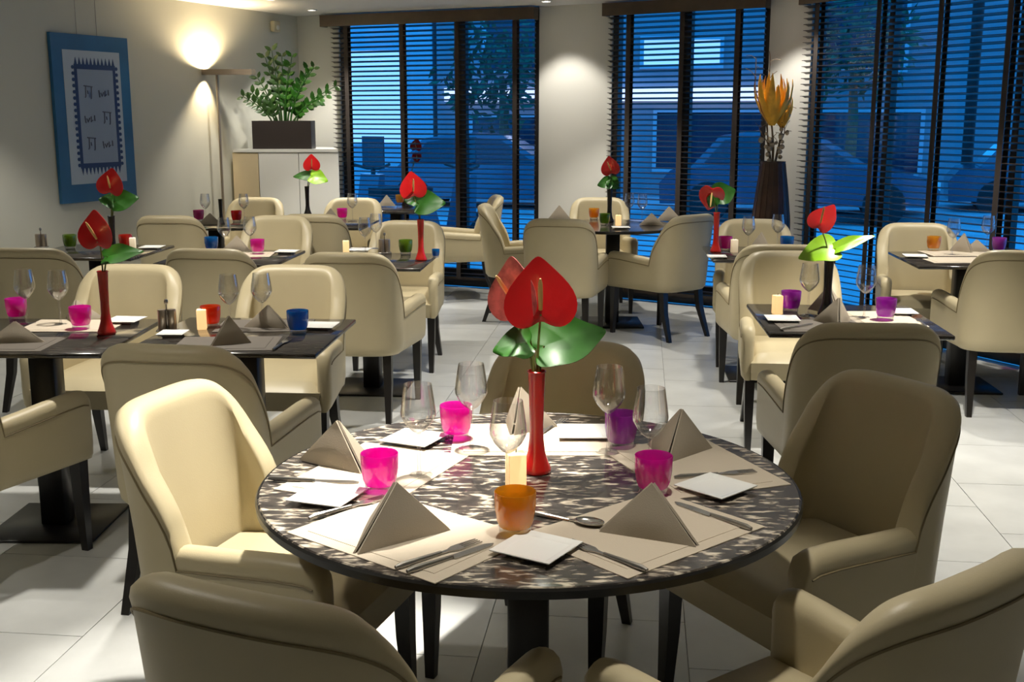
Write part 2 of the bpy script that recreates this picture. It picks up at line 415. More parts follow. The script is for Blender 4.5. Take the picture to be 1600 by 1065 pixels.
def facade(name, label, A, B, h, wm, openings, band=None):
    mt, L = frame2(Vector(A), Vector(B))
    t = thing(name, label, 'building'); t.matrix_world = mt
    body = MB().box(0, L, .0, 6, -.12, h).mesh('wall', wm, 0); obj('wall', body, t)
    for (a, b, z0, z1, m) in openings:
        f = obj('window', MB().box(a, b, -.06, .0, z0, z0 + .08).box(a, b, -.06, 0, z1 - .08, z1).box(a, a + .08, -.06, 0, z0 + .08, z1 - .08).box(b - .08, b, -.06, 0, z0 + .08, z1 - .08).mesh('window', 'facade2', 0), t)
        obj('pane', MB().box(a + .08, b - .08, -.02, -.005, z0 + .08, z1 - .08).mesh('pane', m, 0), f)
    if band: obj('sign_band', MB().box(band[0], band[1], -.20, -.0, band[2], band[3]).mesh('sign_band', 'sign_white', 0), t)
    return t
facade('street_building', 'pale blue street building with lit shop window across the road', (-14, 27.2), (-1.7, 25.0), 9, 'facade2',
       [(2.0, 3.4, .9, 2.2, 'shopglow'), (3.6, 5.0, .9, 2.2, 'shopglow'), (3.6, 5.0, 2.4, 3.3, 'shopdark'), (6.4, 9.0, .5, 3.3, 'shopdark'), (9.5, 11.9, .9, 3.0, 'shopglow'), (3, 5, 4.8, 7, 'shopdark'), (7, 9, 4.8, 7, 'shopdark')])
facade('street_building', 'grey street building with white sign band across the road', (-1.6, 24.9), (9.0, 23.1), 8, 'facade',
       [(.7, 3.8, .3, 1.6, 'shopdark'), (4.6, 7.0, .4, 1.7, 'shopdark'), (7.6, 10.0, .3, 1.7, 'shopdark'), (1, 3.6, 2.4, 4.4, 'shopdark'), (4.3, 6.0, 2.5, 3.15, 'shopglow'), (7.2, 9.6, 2.4, 4.2, 'shopdark')], (.2, 7.3, 1.85, 2.12))
facade('street_building', 'dark blue street building with big lit pane beyond parked cars', (9.2, 23.0), (21.5, 19.2), 8, 'facade',
       [(.8, 3.6, .4, 3.2, 'shopdark'), (4.6, 6.2, .9, 2.6, 'shopdark'), (6.8, 8.2, .9, 2.6, 'shopdark'), (9.2, 11.6, .9, 3.2, 'shopglow')])

def car(label, loc, rz, paint, s=1.0):
    t = thing('parked_car', label, 'car', loc, rz)
    # side outline (length x, height z), swept across the width with a narrower cabin
    lower = [(-2.1, .30), (-2.12, .62), (-1.95, .82), (-1.1, .92), (1.15, .90), (1.95, .74), (2.12, .55), (2.1, .30)]
    cab = [(-1.65, .86), (-1.2, 1.36), (-.5, 1.46), (.25, 1.42), (1.1, .90)]
    def sweep(o, w0, w1):
        n = len(o); v = []
        zmax = max(z for _, z in o); zmin = min(z for _, z in o)
        for sgn in (-1, 1):
            for x, z in o: v.append((x*s, sgn*(w0 + (w1-w0)*(z-zmin)/(zmax-zmin))*s, z*s))
        return MB().add(v, [tuple(range(n)), tuple(range(n, 2*n))[::-1]] + [(k, n+k, n+(k+1) % n, (k+1) % n) for k in range(n)])
    obj('body', sweep(lower, .84, .80).mesh('body', paint, 0), t)
    obj('cabin', sweep(cab, .76, .58).mesh('cabin', paint, 0), t)
    g = [(-1.42, .95), (-1.12, 1.30), (-.5, 1.38), (.2, 1.35), (.85, .95)]
    obj('side_window', sweep(g, .765, .615).mesh('side_window', 'carglass', 0), t)
    wm = MB().lathe([(.0001, -.1), (.20, -.1), (.31, -.09), (.33, -.05), (.33, .05), (.31, .09), (.20, .1), (.0001, .1)], 20, Matrix.Rotation(R(90), 4, 'X')).mesh('wheel', 'tyre')
    for x in (-1.35, 1.32):
        for y in (-.76, .76): obj('wheel', wm, t, (x*s, y*s, .33*s))
    for y in (-.6, .6): obj('headlight', MB().box(2.02*s, 2.13*s, (y-.14)*s, (y+.14)*s, .56*s, .68*s).mesh('headlight', 'porcelain', 0), t)
    return t
car('dark blue parked car seen through the narrow blind', (4.6, 18.6, -.12), R(-14), 'carpaint_dark', 1.0)
car('silver parked car seen through the long blind', (9.4, 14.6, -.12), R(160), 'carpaint_pale')
car('dark parked car further along the street behind blind', (9.4, 18.9, -.12), R(-18), 'carpaint_dark', 1.0)
car('dark parked car seen through the wide blind', (-.3, 20.2, -.12), R(-10), 'carpaint_dark', .95)

def scooter(label, loc, rz):
    t = thing('motor_scooter', label, 'scooter', loc, rz)
    wm = MB().lathe([(.10, -.05), (.20, -.055), (.24, -.03), (.24, .03), (.20, .055), (.10, .05)], 18, Matrix.Rotation(R(90), 4, 'X')).mesh('wheel', 'tyre')
    for x in (-.55, .62): obj('wheel', wm, t, (x, 0, .24))
    body = [(-.85, .42), (-.8, .72), (-.15, .74), (-.02, .34), (.30, .32), (.44, .95), (.54, .95), (.52, .42), (.3, .22), (-.3, .22)]
    obj('body', MB().prism(body, -.16, .16, Matrix.Rotation(R(90), 4, 'X')).mesh('body', 'carpaint_dark', 0), t)
    obj('seat', MB().box(-.86, -.12, -.14, .14, .74, .84).mesh('seat', 'tyre', 0), t)
    obj('handlebar', MB().tube([(.42, -.34, 1.08), (.5, -.1, 1.02), (.5, .1, 1.02), (.42, .34, 1.08)], .02).tube([(.5, 0, .9), (.5, 0, 1.05)], .03).mesh('handlebar', 'black'), t)
    obj('windscreen', MB().box(.5, .52, -.18, .18, 1.02, 1.42, Matrix.Rotation(R(0), 4, 'Y')).mesh('windscreen', 'carglass', 0), t)
scooter('dark motor scooter parked outside the wide blind, beside tape edge', (-2.05, 14.2, -.12), R(55))
scooter('second motor scooter parked outside the wide blind', (-.95, 14.0, -.12), R(40))

def street_tree(label, loc, h, r):
    t = thing('street_tree', label, 'tree', loc)
    obj('trunk', MB().tube([(0, 0, 0), (.05, 0, h*.4), (0, .05, h*.75)], [.12, .10, .05]).mesh('trunk', 'twig'), t)
    mb = MB(); rnd = random.Random(int(h*100))
    for k in range(420):
        d = Vector((rnd.gauss(0, 1), rnd.gauss(0, 1), rnd.gauss(0, 1))).normalized()*r*(rnd.random()**.4)
        p = Vector((d.x, d.y, h*.75 + d.z*.8)); u = Vector((rnd.gauss(0, 1), rnd.gauss(0, 1), rnd.gauss(0, 1))).normalized(); w = u.orthogonal().normalized()
        mb.add([p, p + u*.16 + w*.06, p + u*.32, p + u*.16 - w*.06], [(0, 1, 2, 3)])
    obj('crown', mb.mesh('crown', 'hedge', 0), t)
street_tree('leafy street tree beyond the wide blind', (-.2, 22.6, -.1), 3.2, 1.3)
street_tree('leafy street tree beyond the narrow blind', (6.3, 21.6, -.1), 3.9, 1.2)

# ------------------------------------------------------------------ armchairs
def bez(a, b, c, t): return a*(1-t)**2 + b*2*t*(1-t) + c*t*t
def smooth(t): t = max(0, min(1, t)); return t*t*(3-2*t)
def chair_stations():
    """half of the U-shaped shell, arm front to middle of the back: plan point, top height, half thickness, recline weight"""
    st = []
    A0, A1 = Vector((-.262, .245)), Vector((-.218, -.150))
    for t, zt, h in ((0, .500, .008), (.006, .545, .018), (.025, .580, .026), (.06, .598, .030), (.12, .604, .031), (.3, .602, .031), (.5, .596, .031), (.7, .589, .031), (.88, .584, .032)):
        st.append((A0.lerp(A1, t), zt, h, 0.0))
    N, n = 32, 3.1                                  # a rounded half-oval back
    pl_ = []
    for i in range(N+1):
        th = (i/N)**1.25*math.pi/2
        pl_.append(Vector((A1.x*max(0, math.cos(th))**(2/n), A1.y - .135*math.sin(th)**(2/n))))
    acc = [0.0]
    for p, q in zip(pl_[:-1], pl_[1:]): acc.append(acc[-1] + (q-p).length)
    for p, l in zip(pl_, acc):
        S = l/acc[-1]; rise = 1 - (1 - S**1.08)**6.4
        st.append((p, .580 + .308*rise, .032 + .003*S, smooth(S/.16)))
    return st
def chair_shell():
    half = chair_stations()
    full = half + [(Vector((-p.x, p.y)), z, h, w) for p, z, h, w in half[::-1][1:]]
    n = len(full); rings = []; seam = []
    for i, (p, zt, h, w) in enumerate(full):
        d = (full[min(i+1, n-1)][0] - full[max(i-1, 0)][0]).normalized()
        out = Vector((d.y, -d.x))                         # outward when walking from the left arm round the back
        if out.dot(p - Vector((0, .05))) < 0: out = -out
        def pt(off, z):
            q = p + out*off
            rec = .13*max(0.0, z - .44)*w
            lean = .02*max(0.0, z - .5)*w                # the back widens a little upwards
            return Vector((q.x*(1 + lean), q.y - rec, z))
        zb = .345
        sh = zt - .030
        prof = [(h*.35, zb), (h*.82, zb + .018), (h, zb + .06), (h, (zb + sh)*.5), (h, sh - .02), (h*1.06, sh), (h*.92, zt - .014), (h*.5, zt - .003), (0, zt),
                (-h*.5, zt - .003), (-h*.92, zt - .014), (-h*1.06, sh), (-h, sh - .02), (-h, (zb + sh)*.5), (-h, zb + .06), (-h*.8, zb)]
        rings.append([pt(o, z) for o, z in prof])
        if 3 <= i < n-3: seam.append(pt(h*1.03 + .0005, zt - .052))
    return rings, seam
RINGS, SEAM = chair_shell()
def shell_mesh(a, b, name):
    m = len(RINGS[0]); mb = MB(); v = [q for r in RINGS[a:b+1] for q in r]; f = []
    for i in range(b-a):
        for k in range(m): f.append((i*m+k, i*m+(k+1) % m, (i+1)*m+(k+1) % m, (i+1)*m+k))
    f += [tuple(range(m))[::-1], tuple((b-a)*m + k for k in range(m))]
    return mb.add(v, f).mesh(name, 'leather', 55)
NR = len(RINGS); KA = 10
CH = dict(arm_l=shell_mesh(0, KA, 'armrest'), back=shell_mesh(KA, NR-1-KA, 'backrest'), arm_r=shell_mesh(NR-1-KA, NR-1, 'armrest'),
          seam=MB().tube(SEAM, .0028, 5).mesh('seam', 'seam'))
def seat_mesh():
    bm = bmesh.new(); bmesh.ops.create_grid(bm, x_segments=12, y_segments=12, size=.5)
    me = bpy.data.meshes.new('seat')
    nx = 13
    def top(u, v):
        wx = .245 - .03*(1-v)*.9
        x = (u*2-1)*wx; y = -.235 + v*.49
        e = min(u, 1-u, v*1.0 + .2, 1-v)*2
        z = .468 - .038*(1 - min(1, e/.22))**2 + .008*math.sin(u*math.pi)*math.sin(v*math.pi)
        return (x, y, z)
    bm.free(); mb = MB(); v = []; f = []
    for j in range(nx):
        for i in range(nx): v.append(top(i/(nx-1), j/(nx-1)))
    for j in range(nx-1):
        for i in range(nx-1): f.append((j*nx+i, j*nx+i+1, (j+1)*nx+i+1, (j+1)*nx+i))
    edge = [i for i in range(nx)] + [j*nx+nx-1 for j in range(1, nx)] + [(nx-1)*nx+i for i in range(nx-2, -1, -1)] + [j*nx for j in range(nx-2, 0, -1)]
    base = len(v)
    for e in edge:
        x, y, z = v[e]; v.append((x*.985, y if y < .2 else y - .006, .348))
    for k in range(len(edge)): f.append((edge[k], base+k, base+(k+1) % len(edge), edge[(k+1) % len(edge)]))
    f.append(tuple(base+k for k in range(len(edge))))
    return mb.add(v, f).mesh('seat', 'leather', 50)
CH['seat'] = seat_mesh()
def leg_mesh(x0, y0, x1, y1):
    mb = MB(); v = []
    for x, y, z, h in ((x0, y0, .36, .023), (x0*.7+x1*.3, y0*.78+y1*.22, .2, .020), (x1, y1, 0, .0135)):
        v += [(x+sx*h, y+sy*h, z) for sx, sy in ((-1, -1), (1, -1), (1, 1), (-1, 1))]
    f = [(i*4+k, i*4+(k+1) % 4, (i+1)*4+(k+1) % 4, (i+1)*4+k) for i in range(2) for k in range(4)] + [(3, 2, 1, 0), (8, 9, 10, 11)]
    return mb.add(v, f).mesh('leg', 'wood', 30)
CH['legs'] = [leg_mesh(-.242, .20, -.24, .215), leg_mesh(.242, .20, .24, .215), leg_mesh(-.175, -.225, -.195, -.315), leg_mesh(.175, -.225, .195, -.315)]
BACK = .335                       # outer top of the backrest behind the seat's centre
def chair(label, back, az, group='cream leather dining armchairs'):
    d = az_dir(az); c = Vector((back[0], back[1], 0)) + d*BACK
    t = thing('dining_armchair', label, 'chair', (c.x, c.y, 0), az_rz(az), group)
    for nm, k in (('backrest', 'back'), ('armrest', 'arm_l'), ('armrest', 'arm_r'), ('seat', 'seat'), ('seam', 'seam')): obj(nm, CH[k], t)
    for l in CH['legs']: obj('leg', l, t)
    return t
BT = .88
def cpx(px, py): p = P(px, py, BT); return (p.x, p.y)

# around the big round table
TC = Vector((.037, 2.47))
chair('brightly lit cream armchair at big round table with bright placemat before it', (-.87, 2.77), 108)
chair('shaded tan armchair at big round table, beside the grey-lit plate', (1.01, 2.90), 241)
chair('tan armchair at big round table before the placemat with paired cutlery', (-.40, 1.55), 24)
chair('tan armchair at round table before the placemat with shaded napkin', (.70, 1.62), 323)
chair('tan armchair at round table on the window side behind the red vase', (.185, 3.42), 200)
# square tables by the picture wall
chair('tan armchair at table with two magenta tumblers, next to dark square base', (-1.955, 3.50), 18)
chair('olive-shaded armchair at table with orange candle holder, beside bright cream armchair', cpx(258, 541), 9)
chair('bright cream armchair behind the red vase and two magenta tumblers', cpx(210, 415), 184)
chair('bright cream armchair behind the blue tumbler and orange candle holder', cpx(463, 416), 185)
chair('tan armchair between table with two magenta tumblers and green tumbler', cpx(40, 389), 4)
chair('tan armchair between orange candle holder and blue and magenta tumblers table', cpx(322, 390), 5)
chair('tan armchair at lime tumbler table with its back to bright cream armchair', cpx(541, 396), 7)
chair('bright cream armchair on window side of blue and magenta tumblers table', cpx(437, 338), 186)
chair('tan armchair on window side of table with lime tumbler', cpx(640, 346), 187)
chair('shaded olive armchair at table by floor lamp, near the wall picture', (-2.37, 7.84), 4)
chair('shaded brown armchair at table before white cabinet', (-1.40, 7.95), 5)
chair('beige armchair between table by floor lamp and low cabinet', (-2.13, 9.58), 186)
chair('white-lit armchair before the wide blind beside low cabinet', (-1.31, 9.54), 186)
chair('beige armchair standing sideways at small table under wide blind', (-.12, 9.84), 262)
# round table before the white pillar
chair('beige armchair sideways at round table before white pillar, beside wide blind', (-.22, 8.85), 95)
chair('tan square-backed armchair at round table before white pillar', cpx(872, 343), 10)
chair('tan angled armchair with lit arm at round table before white pillar', (1.265, 7.92), 322)
chair('cream armchair against the white pillar behind amber tumbler', (.73, 9.58), 182)
# tables along the windows
chair('grey-tan armchair in front of the tall floor vase', (1.60, 7.56), 186)
chair('tan armchair at table beside tall floor vase, back to big-leaf table', (1.44, 6.05), 5)
chair('tan armchair on window side of table with black vase and big leaf', cpx(1231, 394), 184)
chair('olive-shaded armchair at black vase table with its back to round table', cpx(1365, 507), 4)
chair('tan armchair against the long blind behind amber tumbler', (2.58, 7.28), 188)
chair('tan armchair at table at long blind beside the bright floor patch', (2.60, 5.78), 6)
chair('tan armchair standing beyond black vase table beside the bright floor', (2.70, 5.16), 186)

# ------------------------------------------------------------------ tables
TZ = .75
def square_table(label, c, rz=R(-4.5), s=.69, post=.095):
    t = thing('square_table', label, 'table', (c[0], c[1], 0), rz, 'square dark dining tables')
    obj('tabletop', cached(('sq', s), lambda: rbox(s, s, .018, .004, 'tabletop', 'dark_top', 1, TZ - .018)), t)
    obj('underframe', cached(('uf', s), lambda: MB().box(-s*.3, s*.3, -s*.3, s*.3, TZ - .034, TZ - .018).mesh('underframe', 'black', 0)), t)
    obj('post', cached(('post', post), lambda: rbox(post, post, TZ - .034 - .012, .004, 'post', 'black', 1, .012)), t)
    obj('base_plate', cached(('base', s), lambda: rbox(.42, .42, .012, .003, 'base_plate', 'black', 1, 0)), t)
    return t
def round_table(label, c, r, topmat, post):
    t = thing('round_table', label, 'table', (c[0], c[1], 0), 0, None)
    obj('tabletop', MB().lathe([(.0001, TZ - .020), (r - .004, TZ - .020), (r - .001, TZ - .004), (r - .004, TZ), (.0001, TZ)], 96).mesh('tabletop', topmat, 40), t)
    obj('edge_band', MB().lathe([(r - .0025, TZ - .021), (r + .004, TZ - .021), (r + .005, TZ - .006), (r + .001, TZ - .001), (r - .0025, TZ - .004)], 96, cap=False).mesh('edge_band', 'top_edge', 40), t)
    obj('underframe', MB().box(-.2, .2, -.2, .2, TZ - .036, TZ - .020).mesh('underframe', 'black', 0), t)
    obj('post', rbox(post, post, TZ - .036 - .014, .005, 'post', 'black', 1, .014), t)
    obj('base_plate', rbox(r*.9, r*.9, .014, .003, 'base_plate', 'black', 1, 0), t)
    return t
round_table('big round dining table with streaked brown and cream glass top', TC, .60, 'round_top', .095)
TB = {}
def sq(k, label, c, **kw): TB[k] = Vector(c); square_table(label, c, **kw)
sq('TL1', 'square dark table carrying red vase and two magenta tumblers', (-1.765, 4.215), rz=R(-1))
sq('TL2', 'square dark table carrying blue tumbler and orange candle holder', (-1.0, 4.225), rz=R(-4))
sq('TM1', 'square dark table carrying green tumbler near the picture wall', (-2.52, 6.92))
sq('TM2', 'square dark table carrying blue and magenta tumblers among cream chairs', (-1.635, 6.63))
sq('TM3', 'square dark table carrying red vase and lime tumbler', (-.81, 6.47))
sq('TF1', 'square dark table carrying pink and red tumblers by floor lamp', (-2.26, 8.70))
sq('TF2', 'square dark table before white cabinet carrying slim dark vase', (-1.42, 8.72))
sq('TF3', 'small dark table under the wide blind carrying amber tumbler', (-1.02, 10.15), s=.60, rz=R(-20))
sq('TR1', 'square dark table carrying red vase beside tall floor vase', (1.52, 6.80))
sq('TR2', 'square dark table carrying black vase with big green leaf', (1.345, 4.56))
sq('TR3', 'square dark table at long blind carrying amber and purple tumblers', (2.60, 6.52))
TFR = Vector((.76, 8.58))
round_table('round dark dining table standing before the white pillar', TFR, .50, 'dark_top', .10)

# ------------------------------------------------------------------ tableware
def wine_glass(label, px, py, z=TZ, s=1.0):
    p = P(px, py, z)
    t = thing('wine_glass', label, 'wine glass', p, 0, 'stemmed wine glasses')
    def bowl():
        o = [(.004, .098), (.016, .106), (.030, .122), (.0395, .140), (.0405, .150), (.037, .178), (.0315, .215)]
        return MB().lathe(o + [(r - .0012, z_) for r, z_ in o[::-1][:-1]] + [(.003, .1005)], 28, cap=False).mesh('bowl', 'wine', 60)
    obj('bowl', cached('wg_bowl', bowl), t)
    obj('stem', cached('wg_stem', lambda: MB().lathe([(.0075, .004), (.0045, .012), (.0036, .03), (.0036, .085), (.0052, .099)], 12).mesh('stem', 'wine', 60)), t)
    obj('foot', cached('wg_foot', lambda: MB().lathe([(.0001, 0), (.034, 0), (.035, .0012), (.02, .003), (.0076, .0042), (.0001, .0042)], 28).mesh('foot', 'wine', 60)), t)
    t.scale = (s, s, s); return t
def tumbler(label, px, py, colr, z=TZ, s=1.0):
    p = P(px, py, z)
    t = thing('tumbler', label, 'glass', p, 0, 'coloured glass tumblers')
    def wall_():
        o = [(.0315, .018), (.0365, .030), (.0405, .055), (.0415, .088)]
        return MB().lathe(o + [(.0405, .0895), (.0392, .088), (.0382, .055), (.034, .032), (.028, .024), (.0001, .022)], 28, cap=False).mesh('cup', colr, 60)
    obj('cup', cached(('tw', colr), wall_), t)
    obj('base', cached('tbase', lambda: MB().lathe([(.0001, 0), (.029, 0), (.0315, .003), (.0325, .0195), (.0001, .0195)], 28).mesh('base', 'clear', 60)), t)
    t.scale = (s, s, s); return t
def candle(label, px, py, lit=True, z=TZ, s=1.0, rz=.2):
    p = P(px, py, z)
    t = thing('candle', label, 'candle', p, rz, 'square glowing candles')
    k = 'candle' if lit else 'candle_off'
    obj('wax', cached(('cw', k), lambda: rbox(.036, .036, .078, .003, 'wax', k, 2)), t)
    obj('wick', cached('wick', lambda: MB().tube([(0, 0, .076), (.001, 0, .086)], .0012, 6).mesh('wick', 'black')), t)
    t.scale = (s, s, s); return t
def napkin(label, px, py, az, z=TZ + .003, s=1.0, h=.115, w=.10):
    """folded linen tent: a broad front triangle and two flaps running back to the tail; px, py is the middle of its front edge"""
    p = P(px, py, z)
    t = thing('napkin', label, 'napkin', p, az_rz(az), 'tent-folded taupe napkins')
    def mk(h, w):
        A, B, T_, C = Vector((-w, 0, 0)), Vector((w, 0, 0)), Vector((0, .028, h)), Vector((0, .135, 0))
        def flap(a, b, c, n, th=.0045, bulge=.006):
            m_ = MB(); N = 6; idx = {}; v = []; f = []
            nn = (b-a).cross(c-a).normalized()
            if nn.dot(n) < 0: nn = -nn
            for side in (0, 1):
                for i in range(N+1):
                    for j in range(N+1-i):
                        u, q = i/N, j/N
                        pt = a*(1-u-q) + b*u + c*q
                        bl = bulge*27*(1-u-q)*u*q
                        pt = pt + nn*(bl - (th if side else 0))
                        pt.z = max(pt.z, .0)
                        idx[side, i, j] = len(v); v.append(pt)
            for i in range(N):
                for j in range(N-i):
                    for side in (0, 1):
                        f.append((idx[side, i, j], idx[side, i+1, j], idx[side, i, j+1]))
                        if i+j < N-1: f.append((idx[side, i+1, j], idx[side, i+1, j+1], idx[side, i, j+1]))
            for k in range(N):
                for e in (((k, 0), (k+1, 0)), ((0, k), (0, k+1)), ((k, N-k), (k+1, N-k-1))):
                    (a1, b1), (a2, b2) = e
                    f.append((idx[0, a1, b1], idx[0, a2, b2], idx[1, a2, b2], idx[1, a1, b1]))
            return m_.add(v, f).mesh('flap', 'napkin', 35)
        return (flap(A, B, T_, Vector((0, -1, .3))), flap(A + Vector((-.004, .012, 0)), C, T_ + Vector((-.003, .008, 0)), Vector((-1, .3, .3))), flap(B + Vector((.004, .012, 0)), C, T_ + Vector((.003, .008, 0)), Vector((1, .3, .3))))
    for me in cached(('nap', h, w), lambda: mk(h, w)): obj('flap', me, t)
    t.scale = (s, s, s); return t
def placemat(label, c, az, w=.40, d=.29, m='mat'):
    t = thing('placemat', label, 'placemat', (c[0], c[1], TZ), az_rz(az), 'beige cloth placemats')
    obj('cloth', cached(('pm', w, d, m), lambda: MB().box(-w/2, w/2, -d/2, d/2, .0, .0016).mesh('cloth', m, 0)), t)
    obj('inner_panel', cached(('pmi', w, d, m), lambda: MB().box(-w/2 + .03, w/2 - .03, -d/2 + .03, d/2 - .03, .0016, .0026).mesh('inner_panel', m, 0)), t)
    return t
def plate(label, c, az, z=TZ, s=.13):
    t = thing('bread_plate', label, 'plate', (c[0], c[1], z), az_rz(az), 'square white bread plates')
    def mk():
        mb = MB(); h = s/2; v = []
        lv = [(h*.62, 0), (h*.66, .004), (h*.99, .0105), (h, .0125), (h*.985, .0135), (h*.80, .0105), (h*.74, .0085), (h*.70, .0080)]
        for k, z_ in lv: v += [(sx*k, sy*k, z_) for sx, sy in ((-1, -1), (1, -1), (1, 1), (-1, 1))]
        n = len(lv); f = [(i*4+k, i*4+(k+1) % 4, (i+1)*4+(k+1) % 4, (i+1)*4+k) for i in range(n-1) for k in range(4)]
        f += [(3, 2, 1, 0), tuple((n-1)*4 + k for k in range(4))]
        return mb.add(v, f).mesh('dish', 'porcelain', 20)
    obj('dish', cached(('plate', s), mk), t); return t
def cutlery(kind, label, c, az, z=TZ + .003, s=1.0):
    t = thing(kind, label, kind, (c[0], c[1], z), az_rz(az), 'steel cutlery')
    def knife_b(): return MB().prism([(-.009, .0), (.009, .0), (.0095, .06), (.006, .095), (0, .105), (-.009, .09)], .001, .0028).mesh('blade', 'steel', 20)
    def handle(): return MB().tube([(0, -.105, .004), (0, -.09, .0045), (0, -.04, .0040), (0, .002, .0034)], [.0035, .0062, .005, .0040], 8).mesh('handle', 'steel')
    def fork_h():
        mb = MB().prism([(-.004, 0), (.004, 0), (.0045, .02), (.0115, .035), (.012, .052), (-.012, .052), (-.0115, .035), (-.0045, .02)], .0015, .0040)
        for x in (-.0105, -.0037, .0031, .0099): mb.prism([(x - .0014, .052), (x + .002, .052), (x + .0008, .096), (x - .0006, .096)], .0018, .0040)
        return mb.mesh('tines', 'steel', 20)
    def spoon_h():
        mb = MB(); prof = []
        for i in range(7):
            a = i/6*math.pi/2; prof.append((.021*math.sin(a) + .0001, .012 - .010*math.cos(a)))
        o = prof + [(.0195, .0125)] + [(max(.0001, r - .0015), z_ + .001) for r, z_ in prof[::-1][1:]]
        mtx = Matrix.Translation((0, .048, 0)) @ Matrix.Diagonal((1, 1.5, 1, 1))
        return mb.lathe(o, 18, mtx, cap=False).tube([(0, 0, .0036), (0, .012, .006), (0, .02, .009)], .003, 6).mesh('bowl', 'steel', 60)
    if kind == 'knife': obj('blade', cached('kb', knife_b), t)
    if kind == 'fork': obj('tines', cached('ft', fork_h), t)
    if kind == 'spoon': obj('bowl', cached('sb', spoon_h), t)
    obj('handle', cached('ch', handle), t)
    t.scale = (s, s, s); return t
def vase(label, px, py, m, s=1.0):
    p = P(px, py, TZ)
    t = thing('bud_vase', label, 'vase', p, 0, 'slim bud vases')
    o = [(.0001, 0), (.031, 0), (.0345, .004), (.0335, .012), (.026, .030), (.0200, .050), (.0165, .080), (.0158, .120), (.0175, .180), (.0200, .236), (.0206, .240), (.0190, .241), (.0175, .235)]
    obj('body', cached(('vb', m), lambda: MB().lathe(o + [(.0140, .18), (.0001, .17)], 28, cap=False).mesh('body', m, 50)), t)
    obj('lip', cached(('vl', m), lambda: MB().lathe([(.0204 + .0016*math.cos(k*math.pi/4), .2385 + .0018*math.sin(k*math.pi/4)) for k in range(9)], 28, cap=False).mesh('lip', m, 50)), t)
    t.scale = (s, s, s); return p, s
def heart(N=40, rings=7):
    pts = []
    for k in range(N):
        t = 2*math.pi*k/N
        x = 16*math.sin(t)**3; y = 13*math.cos(t) - 5*math.cos(2*t) - 2*math.cos(3*t) - math.cos(4*t)
        hx, hy = x/32.0, (5.0 - y)/29.0
        ex, ey = .5*math.sin(t), .27 - .49*math.cos(t)      # rounded towards an oval
        pts.append((hx*.55 + ex*.45, hy*.60 + ey*.40))     # tip at +y, notch near the origin
    return pts
HEART = heart()
def blade(origin, tip, normal, length, width, cup, m, name, wave=0.0, droop=0.0):
    """a heart-shaped blade with real thickness: origin at its notch, tip direction, face normal"""
    y = Vector(tip).normalized(); z = Vector(normal); z = (z - y*z.dot(y)).normalized(); x = y.cross(z)
    mb = MB(); v = []; f = []; N = len(HEART); rings = 7; th = .0016
    for side in (0, 1):
        base = len(v); v.append(origin - z*(th if side else 0))
        for r in range(1, rings+1):
            k = r/rings
            for i, (hx, hy) in enumerate(HEART):
                px_, py_ = hx*k*width, hy*k*length
                h = cup*((hx*k)**2*4 - .25*k) - droop*(max(0, hy*k))**2*length + wave*math.sin(9*hy*k + 4*hx*k)*k*abs(hx)
                v.append(origin + x*px_ + y*py_ + z*(h - (th if side else 0)))
        for i in range(N):
            q = (base, base+1+i, base+1+(i+1) % N); f.append(q if not side else q[::-1])
        for r in range(rings-1):
            for i in range(N):
                a = base+1+r*N
                q = (a+i, a+N+i, a+N+(i+1) % N, a+(i+1) % N); f.append(q if not side else q[::-1])
    tot = 1 + rings*N; a = 1 + (rings-1)*N
    for i in range(N): f.append((a+i, tot+a+i, tot+a+(i+1) % N, a+(i+1) % N))
    return mb.add(v, f).mesh(name, m, 75), x, y, z
def anthurium(label, vs, at, tip, normal, size, m='spathe', spadix=None):
    base, s = vs; mouth = base + Vector((0, 0, .22*s)); o = Vector(at) - mouth
    t = thing('anthurium_flower', label, 'flower', mouth, 0, 'red anthurium flowers')
    me, x, y, z = blade(o, tip, normal, size*1.05, size, size*.10, m, 'spathe')
    obj('spathe', me, t)
    sd = (y*.80 + z*.60).normalized() if spadix is None else Vector(spadix).normalized()
    q = o + z*.002 + y*size*.08
    obj('spadix', MB().tube([q, q + sd*size*.25, q + sd*size*.48, q + sd*size*.56], [size*.028, size*.036, size*.030, size*.012], 8).mesh('spadix', 'spadix'), t)
    mid = o*.5 + Vector((0, 0, .012)) - z*.012
    obj('stem', MB().tube([(0, 0, -.03), mid*.5 + Vector((0, 0, .004)), mid, o - z*.014, o], [.0032, .003, .0028, .0026, .0024], 7).mesh('stem', 'stem'), t)
    return t
def leaf(label, vs, at, tip, normal, length, width, m='leaf', droop=.3, wave=.012):
    base, s = vs; mouth = base + Vector((0, 0, .22*s)); o = Vector(at) - mouth
    t = thing('anthurium_leaf', label, 'leaf', mouth, 0, 'green anthurium leaves')
    me, x, y, z = blade(o, tip, normal, length, width, width*.12, m, 'blade', wave, droop)
    obj('blade', me, t)
    obj('stalk', MB().tube([(0, 0, -.03), o*.55, o], [.0032, .003, .0024], 7).mesh('stalk', 'stem'), t)
    return t
def arrange(k, px, py, m, where, flowers, leaves, s=1.0):
    """vase at a table pixel; flowers and leaves given by the pixel of their notch, at the vase's own distance (plus a small offset)"""
    vs = vase(('red' if m == 'vase_red' else 'black') + ' slim bud vase on ' + where, px, py, m, s)
    Y = vs[0].y
    for (lab, fx, fy, dy, tip, nrm, size, mm) in flowers: anthurium(lab, vs, PY(fx, fy, Y + dy), tip, nrm, size, mm)
    for (lab, fx, fy, dy, tip, nrm, ln, wd, mm) in leaves: leaf(lab, vs, PY(fx, fy, Y + dy), tip, nrm, ln, wd, mm)
